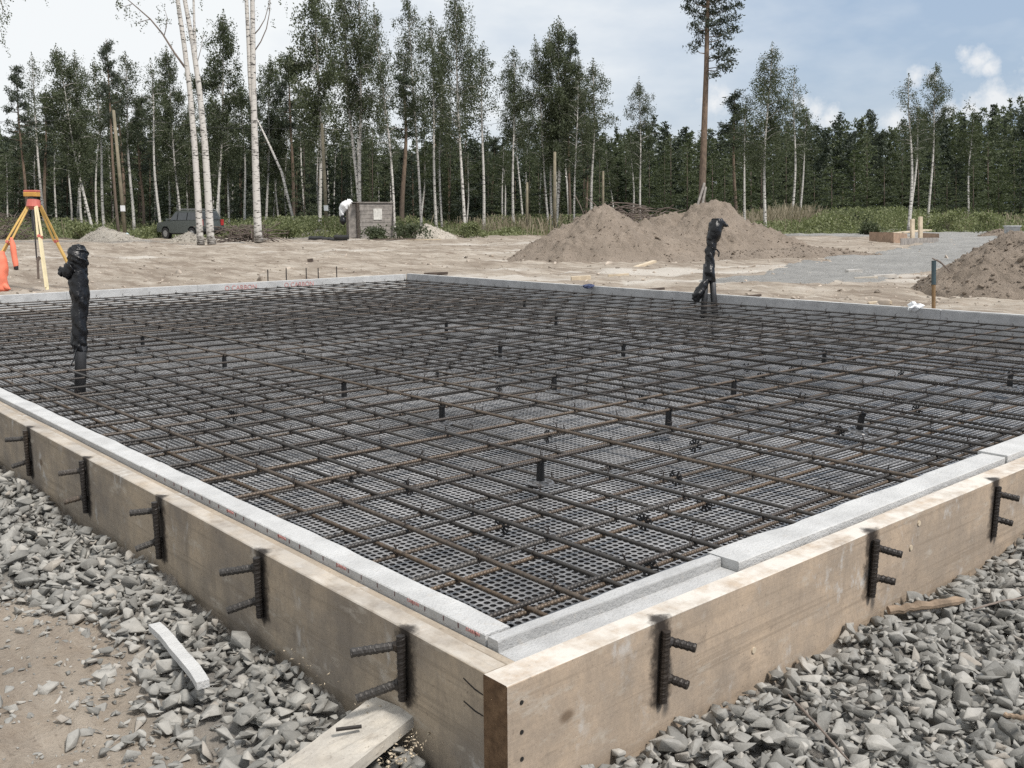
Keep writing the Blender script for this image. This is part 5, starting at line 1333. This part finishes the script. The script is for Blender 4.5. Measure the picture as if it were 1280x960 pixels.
for i in range(34):
    px = 745 + 600 * ((i + random.random()) / 34); kd = random.choice(('young', 'young', 'young', 'spruce', 'young')); ty = random.uniform(165, 225)
    if kd == 'thinbirch': ty = random.uniform(165, 190)
    tree(kd, px, random.uniform(74, 96), px, ty, random.uniform(36, 84), {'young': 'one of the leafy young trees fronting the right wood', 'spruce': 'one of the small spruces fronting the right wood', 'thinbirch': 'one of the thin birches fronting the right wood'}[kd],
         {'young': 'young trees fronting the right wood', 'spruce': 'small spruces fronting the right wood', 'thinbirch': 'thin birches fronting the right wood'}[kd])
# far wood that reads as one mass
def far_wood():
    prof_x = [-250, 0, 60, 300, 600, 680, 760, 880, 1000, 1100, 1180, 1230, 1290, 1500]; prof_y = [160, 166, 185, 190, 188, 180, 168, 166, 160, 158, 150, 142, 130, 118]
    CS = {m: [] for m in ('spruceleaf', 'pineleaf', 'birchleaf', 'youngleaf')}
    src = {}
    for kd, m in (('spruce', 'spruceleaf'), ('pine', 'pineleaf'), ('fullbirch', 'birchleaf'), ('young', 'youngleaf')):
        src[kd] = []
        for tm, cm, rad in VAR[kd]:
            v = np.zeros(len(cm.vertices) * 3, np.float32); cm.vertices.foreach_get('co', v); src[kd].append((v.reshape(-1, 4, 3), rad, m))
    for i in range(620):
        px = -240 + 1760 * (i + random.random()) / 620; D = random.uniform(108, 150); y = np.interp(px, prof_x, prof_y) + random.choice((random.gauss(8, 10), random.gauss(8, 10), random.gauss(-6, 8)))
        kd = random.choice(('spruce', 'spruce', 'pine', 'young', 'young', 'young', 'fullbirch')); v, rad, m = random.choice(src[kd])
        b = col(px, D, -.3); t_ = atd(px, y, D); Hh = t_[2] - b[2]
        k = rng.random(len(v)) < min(1, 1800 / len(v)); q = v[k] * np.array([1, 1, 1.0]); a = random.uniform(0, 6); ca, sa = math.cos(a), math.sin(a)
        wd = random.uniform(1.3, 3.0) / rad; c = q.mean(1, keepdims=True); off = q - c
        if kd == 'pine' or kd == 'fullbirch': c = c * np.array([1, 1, 1.0]) - np.array([0, 0, 1.0]) * (c[..., 2:] - H0 * .08 * rng.random()) * (rng.random((len(c), 1, 1)) < .35) * .6
        q = c * np.array([wd, wd, Hh / H0]) + off * 1.55
        q = np.stack([q[..., 0] * ca - q[..., 1] * sa, q[..., 0] * sa + q[..., 1] * ca, q[..., 2]], -1) + b
        CS[m].append(q.reshape(-1, 3))
    V = []; MI = []
    for k, (m, l) in enumerate(CS.items()):
        a = np.vstack(l); V.append(a); MI.append(np.full(len(a) // 4, k))
    me = quadmesh('distant_wood', np.vstack(V))
    for m in CS: me.materials.append(MT[m])
    me.polygons.foreach_set('material_index', np.concatenate(MI).astype(np.int32))
    tag(obj('distant_wood', me), 'dark mass of the distant wood along the horizon', 'wood', None, 'stuff')
far_wood()

# foreground birches (their crowns rise out of the picture)
def px_tube(mb, pts, D, rpx, n=10):
    mb.tube([atd(x, y, D + (d[0] if d else 0)) for (x, y, *d) in pts], [r * D / F for r in rpx], n)
def big_crown(name, D, blobs, parent, lsz=.085, per=70):
    C = []
    for (x, y, sx, sy, n) in blobs:
        c = atd(x, y, D); k = D / F
        for _ in range(max(1, n // 12)):
            o = c + RT * random.gauss(0, sx * k) + FW * random.gauss(0, max(sx * k, .4)) + np.array([0, 0, random.gauss(0, sy * k)]); hl = random.uniform(.15, .7)
            for j in range(12): C.append(o + np.array([random.gauss(0, .05), random.gauss(0, .05), -hl * j / 12 + random.gauss(0, .03)]))
    C = np.array(C) - np.array(parent.location); o = obj(name, quadmesh(name, leafquads(C, rng.uniform(.7, 1.3, len(C)) * lsz, .62, .5)), MT['birchleaf'], parent); return o
def rel(mb, loc): mb.v = [(p[0] - loc[0], p[1] - loc[1], p[2] - loc[2]) for p in mb.v]; return mb
GF = 'large birches standing on the sand'
random.seed(12)
D = 44.0
def bigbirch(bx, label, stems, branches, blobs, name='birch_tree'):
    t = thing(name, label, 'birch tree', tuple(col(bx, D, -.38)), GF)
    for st in stems:
        mb = MB(); px_tube(mb, st[0], D, st[1]); rel(mb, t.location); mb.build('trunk', MT['birch'], t, True)
    for br in branches:
        mb = MB(); px_tube(mb, br[0], D, br[1], 6); rel(mb, t.location); mb.build('branch', MT['twig'], t, True)
    big_crown('crown', D, blobs, t)
bigbirch(250, 'left of the twin white birches in front of the car', [([(251, 306), (250, 296), (247, 240), (243, 180), (237, 110), (230, 55), (222, 0), (214, -60), (206, -130), (200, -200)], [5, 4.2, 3.9, 3.6, 3.2, 2.9, 2.6, 2.2, 1.6, .8])],
         [([(231, 84), (218, 66), (203, 42), (188, 24), (172, 10), (158, -2), (146, -14)], [1.5, 1.3, 1.1, .9, .7, .5, .3]), ([(188, 24), (180, 26), (172, 28)], [.6, .4, .2]), ([(205, 45), (208, 34), (209, 22), (206, 12)], [.6, .5, .4, .2]), ([(165, 5), (156, 8), (150, 6)], [.5, .3, .2])],
         [(160, 4, 7, 5, 90), (174, 12, 7, 6, 70), (177, 30, 5, 4, 36), (205, 22, 5, 6, 50), (150, 0, 4, 4, 30), (212, 48, 4, 3, 20), (192, 18, 7, 5, 36), (205, -90, 45, 40, 1900), (195, -160, 35, 40, 1500), (160, -60, 30, 25, 700)])
bigbirch(263, 'right of the twin white birches in front of the car', [([(265, 306), (263, 296), (260, 240), (256, 180), (249, 110), (241, 55), (231, 0), (227, -60), (224, -130), (221, -200)], [5.6, 4.8, 4.4, 4, 3.4, 3, 2.6, 2.2, 1.6, .8]), ([(247, 100), (245, 70), (243, 35), (242, 0), (243, -60), (244, -130)], [1.5, 1.6, 1.5, 1.4, 1.1, .5])],
         [([(243, 40), (238, 34), (231, 30)], [.5, .4, .2]), ([(246, 80), (251, 62), (254, 44)], [.5, .4, .2])],
         [(238, 42, 4, 5, 36), (246, 36, 4, 5, 36), (250, 48, 3, 4, 24), (243, -80, 40, 40, 1900), (235, -160, 35, 40, 1500)])
bigbirch(322, 'forked white birch standing alone right of the car', [([(324, 303), (322.5, 292), (320.5, 240), (319, 190), (317.5, 140), (316.5, 90), (316, 40), (315.5, 0), (315, -70), (314, -140)], [6.2, 4.9, 4.5, 4.2, 3.8, 3.4, 3.1, 2.8, 2, .8]), ([(317, 142), (313.5, 118), (312, 90), (310.5, 50), (308, 0), (304, -70), (300, -140)], [2, 2.5, 2.6, 2.5, 2.3, 1.6, .7])],
         [([(318, 64), (326, 52), (333, 36), (337, 15), (338, -8)], [.8, .7, .6, .45, .3]), ([(317, 44), (324, 36), (331, 24), (336, 6), (337, -6)], [.8, .7, .5, .4, .3])],
         [(346, 2, 3, 2, 14), (355, 1, 3, 2, 14), (318, -90, 45, 40, 1900), (310, -160, 35, 40, 1500)])
bigbirch(-30, 'birch just outside the left picture edge, only its hanging twigs showing', [([(-30, 306), (-31, 200), (-33, 100), (-36, 0), (-38, -120)], [5, 4.2, 3.6, 2.8, 1])],
         [([(-34, 20), (-20, -10), (-8, -14), (2, 2), (4, 20)], [1, .8, .6, .4, .2]), ([(-34, 70), (-18, 34), (-6, 30), (2, 40)], [1, .8, .5, .3])],
         [(3, 12, 4, 7, 70), (0, 30, 4, 8, 70), (1, 46, 3, 6, 60), (-20, -60, 28, 40, 1500), (-22, 20, 14, 30, 500)])
# the lone tall pine
D = 58.0
pt = thing('pine_tree', 'very tall bare-trunked pine towering right of the picture centre', 'pine tree', tuple(col(877, D, -.38)), GL)
mb = MB(); px_tube(mb, [(876, 300), (877, 262), (879, 200), (881, 140), (883, 85), (884, 30), (885, 0), (886, -40), (887, -80)], D, [5, 4.5, 4.1, 3.6, 3.1, 2.7, 2.4, 1.7, .6], 12); rel(mb, pt.location); tr = mb.build('trunk', MT['pine'], pt, True)
C = []; lb_ = MB(); random.seed(31)
for (x, y, rx, ry, n) in [(906, 84, 9, 4, 70), (893, 93, 6, 3, 40), (914, 76, 6, 4, 40), (900, 70, 9, 5, 80), (911, 64, 9, 4, 70), (896, 56, 8, 5, 70), (868, 60, 7, 5, 40), (873, 52, 7, 5, 50), (909, 44, 8, 5, 60), (917, 36, 7, 4, 60), (898, 40, 8, 5, 80), (876, 40, 8, 4, 60), (869, 32, 7, 4, 60),
                          (888, 30, 8, 5, 80), (904, 26, 9, 5, 90), (918, 22, 7, 4, 50), (876, 22, 8, 4, 60), (866, 14, 8, 4, 50), (859, 9, 6, 3, 40), (890, 14, 10, 5, 100), (908, 10, 9, 4, 80), (923, 6, 6, 3, 40), (878, 4, 9, 4, 70), (864, 0, 8, 4, 60), (897, 0, 12, 5, 90),
                          (915, -8, 10, 5, 90), (885, -14, 14, 6, 140), (865, -18, 9, 5, 70), (905, -26, 12, 6, 120), (882, -36, 12, 6, 120), (895, -50, 10, 6, 100), (886, -66, 7, 7, 90)]:
    dd = random.uniform(-.9, .9); c = atd(x, y, D + dd); k = D / F; yy = min(88, y + abs(x - 884) * .25 + 3); s = atd(881 + (85 - yy) * .03, yy, D)
    lb_.tube([s, (np.array(s) + c) / 2 + np.array([0, 0, -.12]), c], [.035, .022, .008], 5)
    for _ in range(int(n * 2.6)): C.append(c + RT * random.gauss(0, rx * k * .6) + FW * random.gauss(0, rx * k * .6) + np.array([0, 0, random.gauss(0, ry * k * .7)]))
rel(lb_, pt.location); lb_.build('limbs', MT['pine'], pt, True)
C = np.array(C) - np.array(pt.location); obj('crown', quadmesh('crown', leafquads(C, rng.uniform(.14, .27, len(C)), .32, -.2)), MT['pineleaf'], pt)
for (a, b, lab) in (((869, 266), (880.5, 229), 'left prop pole leaning on the tall pine'), ((876, 266), (882, 234), 'right prop pole leaning on the tall pine')):
    mb = MB(); mb.tube([atd(*a, D - .8), atd(*b, D - .3)], .075, 7); o = mb.build('prop_pole', MT['oldwood']); tag(o, lab, 'pole', 'poles leaning on the tall pine')
mb = MB(); mb.tube([col(372, 62, -.36), atd(352, 215, 62.5), atd(338, 184, 63), atd(321, 148, 63.5)], [.09, .08, .07, .04], 9); o = mb.build('dead_trunk', MT['birch'], None, True); tag(o, 'bare dead birch trunk leaning left, right of the forked birch', 'trunk')
for (x, y0, y1, D, r, lab) in ((693.5, 290, 190, 63, .13, 'bare straight dead trunk in front of the dense middle group'), (754, 285, 214, 66, .10, 'short bare dead trunk right of the dense middle group'), (659, 285, 228, 62, .10, 'broken bare stump trunk left of the dense middle group')):
    mb = MB(); mb.tube([col(x, D, -.36), atd(x - .3, (y0 + y1) / 2, D), atd(x, y1, D)], [r, r * .9, r * .7], 8); o = mb.build('dead_trunk', MT['pole'], None, True); tag(o, lab, 'trunk')

# ------------------------------------------------------------------ undergrowth
def latD(lat, D): return np.stack([CAM[0] + RT[0] * lat + FW[0] * D, CAM[1] + RT[1] * lat + FW[1] * D], -1)
def undergrowth():
    carp = col(238, 56)[:2]
    n = 260000; D = 57 + 45 * rng.random(n) ** 1.7; lat = rng.uniform(-.62, .66, n) * D
    edge = 60 - 0.06 * np.abs(lat) + 5 * fbm(lat * 0.12, D * 0.12, 3, 31)
    patch = fbm(lat * .22, D * .22, 4, 91)
    right = sstep(10, 22, lat)
    hmax = np.clip((0.75 + 0.25 * right) + 1.9 * patch, 0.15, 1.35 + .35 * right) * sstep(-1.5, 2.5, D - edge)
    q_ = latD(lat, D); k = (hmax > .12) & (D > edge - 1.0) & ~((np.abs(lat / D * F + 640 - 238) < 34) & (D < 60.5)); D = D[k]; lat = lat[k]; hmax = hmax[k]
    xy = latD(lat, D); z = -.36 + hmax * rng.random(len(D)) ** .75
    C = np.column_stack([xy, z]); s = rng.uniform(.10, .24, len(C))
    V = leafquads(C, s, .5, -.6)
    o = obj('undergrowth', quadmesh('undergrowth', V), MT['bushleaf']); tag(o, 'green weeds and low shrubs along the edge of the wood', 'undergrowth', None, 'stuff')
    n = 60000; D = rng.uniform(58, 84, n); lat = rng.uniform(-.6, .62, n) * D; px = 640 + lat / D * F
    dens = np.exp(-((px - 985) / 60) ** 2) * (D > 66) + .7 * np.exp(-((px - 630) / 50) ** 2) + .7 * np.exp(-((px - 830) / 60) ** 2) + .02 + .12 * (np.abs(px - 1230) < 60)
    k = (rng.random(n) < dens) & (fbm(lat * .3, D * .3, 3, 95) > -.12); D = D[k]; lat = lat[k]
    h = rng.uniform(.5, 1.25, len(D)) * (.75 + .5 * vn(lat * .8, D * .8, 97) + .25) + .7 * np.exp(-((px[k] - 985) / 60) ** 2); xy = latD(lat, D); a = rng.normal(0, .28, (len(D), 2)); w = rng.uniform(.006, .014, len(D))
    b = np.column_stack([xy, np.full(len(D), -.36)]); t_ = b + np.column_stack([a * h[:, None], h]); r_ = np.column_stack([np.tile(RT[:2], (len(D), 1)) * w[:, None], np.zeros(len(D))])
    V = np.stack([b - r_, b + r_, t_ + r_ * 1.6, t_ - r_ * 1.6], 1).reshape(-1, 3)
    o = obj('dry_grass', quadmesh('dry_grass', V), MT['straw']); tag(o, 'straw-coloured tall dry grass in front of the wood', 'grass', None, 'stuff')
undergrowth()
def bush(px, D, wpx, h, lab, seed, mat='bushleaf'):
    random.seed(seed); c = col(px, D, -.36); r = wpx * D / F / 2; C = []
    for _ in range(34):
        p = np.array([random.gauss(0, r * .42), random.gauss(0, r * .42), h * random.uniform(.15, .95)]); p[:2] *= 1.15 - .5 * p[2] / h
        for j in range(42): C.append(p + np.array([random.gauss(0, .13), random.gauss(0, .13), random.gauss(0, .11)]))
    C = np.array(C); t = thing('bush', lab, 'bush', tuple(c), 'bushes at the edge of the wood')
    obj('foliage', quadmesh('foliage', leafquads(C, rng.uniform(.08, .17, len(C)), .6, 0)), MT[mat], t)
    mb = MB()
    for k in range(7): mb.tube([(0, 0, 0), (random.gauss(0, r * .3), random.gauss(0, r * .3), h * .6)], [.02, .008], 4)
    mb.build('stems', MT['twig'], t)
bush(510, 50, 56, .85, 'dark bush in front of the shed window wall', 1, 'birchleaf'); bush(470, 51, 28, .6, 'small dark bush at the shed corner', 2, 'birchleaf'); bush(585, 54, 40, .8, 'bush at the right end of the pale rubble heap', 3)
bush(358, 56, 44, .95, 'bush below the leaning dead trunk', 4); bush(1075, 62, 44, 1.2, 'dark green bush behind the left end of the small formwork', 5, 'birchleaf'); bush(1185, 60, 60, 1.35, 'bush right of the posts in the small formwork', 6)
bush(1235, 56, 60, 1.2, 'bush behind the grey tub', 7); bush(1030, 60, 40, .9, 'low bush left of the small formwork', 8); bush(1130, 66, 50, 1.6, 'tall bush under the lone pair of birches', 9)
bush(200, 60, 50, .9, 'low bush left of the car', 10); bush(105, 58, 50, .9, 'low bush behind the right tripod leg', 11); bush(1085, 55, 26, .6, 'small dark shrub at the gravel road left of the small formwork', 12, 'birchleaf')
#TREES-END

# ------------------------------------------------------------------ light, sky, view
def world():
    w = bpy.data.worlds.new('World'); scene.world = w; w.use_nodes = True; t = w.node_tree
    bg = t.nodes['Background']; bg.inputs[1].default_value = 0.088
    class T(NT):
        def __init__(s): s.t = t
    m = T(); tc_ = m.n('ShaderNodeTexCoord'); v = tc_.outputs['Generated']
    sky = m.n('ShaderNodeTexSky', sky_type='NISHITA'); sky.sun_disc = False
    sky.sun_elevation = math.radians(SUN_EL); sky.sun_rotation = math.radians(SUN_ROT); sky.air_density = 1.0; sky.dust_density = 2.5; sky.ozone_density = 1.0
    def dot(vec):
        d = m.n('ShaderNodeVectorMath', operation='DOT_PRODUCT'); m.l(v, d.inputs[0]); d.inputs[1].default_value = vec; return d.outputs['Value']
    lat = dot(tuple(RT))                           # -1 left .. 1 right of the scene
    el = dot((0, 0, 1))
    mp = m.n('ShaderNodeMapping'); mp.inputs['Scale'].default_value = (1, 1, 2.6); m.l(v, mp.inputs[0])
    n1 = m.noise(mp.outputs[0], 2.6, 6, 0.55); n2 = m.noise(mp.outputs[0], 9, 6, 0.6)
    veil = m.math('ADD', m.math('MULTIPLY', lat, -1.15), m.math('MULTIPLY', m.math('SUBTRACT', n1, 0.5), 1.5))
    veil = m.ramp(m.math('ADD', veil, 0.585), [(0.10, 0.0), (0.66, 0.95)])
    blue = m.mix(0.55, sky.outputs[0], (5.4, 6.8, 8.8))
    c = m.mix(veil, blue, (9.3, 9.55, 9.65))
    # separate white cumulus puffs
    puff = None
    for (px, py, sz) in ((1222, 76, 0.021), (1206, 66, .014), (1236, 84, .013), (1252, 128, 0.032), (1280, 122, .03), (1215, 136, .028), (1185, 140, .024), (1020, 140, 0.020), (1003, 128, .016), (1036, 148, .02), (1146, 93, 0.016), (1165, 96, .013), (1120, 150, .022), (890, 130, .022), (905, 120, .014), (1300, 100, .03)):
        d = ray(px, py); d = d / np.linalg.norm(d)
        dd = m.n('ShaderNodeVectorMath', operation='DISTANCE'); m.l(v, dd.inputs[0]); dd.inputs[1].default_value = tuple(d)
        q = m.math('SUBTRACT', 0.9, m.math('DIVIDE', dd.outputs['Value'], sz * .78)); puff = q if puff is None else m.math('MAXIMUM', puff, q)
    n3 = m.noise(v, 34, 8, 0.68)
    pf = m.math('ADD', puff, m.math('MULTIPLY', m.math('SUBTRACT', n3, 0.5), 2.8))
    pf = m.ramp(pf, [(0.0, 0.0), (0.9, 0.85)])
    c = m.mix(pf, c, (8.9, 9.0, 9.1))
    m.l(c, bg.inputs[0])
SUN_EL, SUN_ROT = 56, 168
world()
sd = bpy.data.lights.new('sun', 'SUN'); sd.energy = 3.5; sd.angle = math.radians(9); sd.color = (1.0, 0.95, 0.88)
so = bpy.data.objects.new('sun', sd); COL.objects.link(so)
to = Vector((0.12, -0.55, 0.83)).normalized(); so.rotation_euler = to.to_track_quat('Z', 'Y').to_euler(); so.location = (0, -5, 20)
vs = scene.view_settings; vs.view_transform = 'Standard'; vs.look = 'None'; vs.exposure = 0.2; vs.gamma = 1.0; vs.use_curve_mapping = False
scene.cycles.max_bounces = 6; scene.cycles.diffuse_bounces = 3; scene.cycles.glossy_bounces = 3; scene.cycles.transmission_bounces = 4
scene.cycles.use_denoising = False
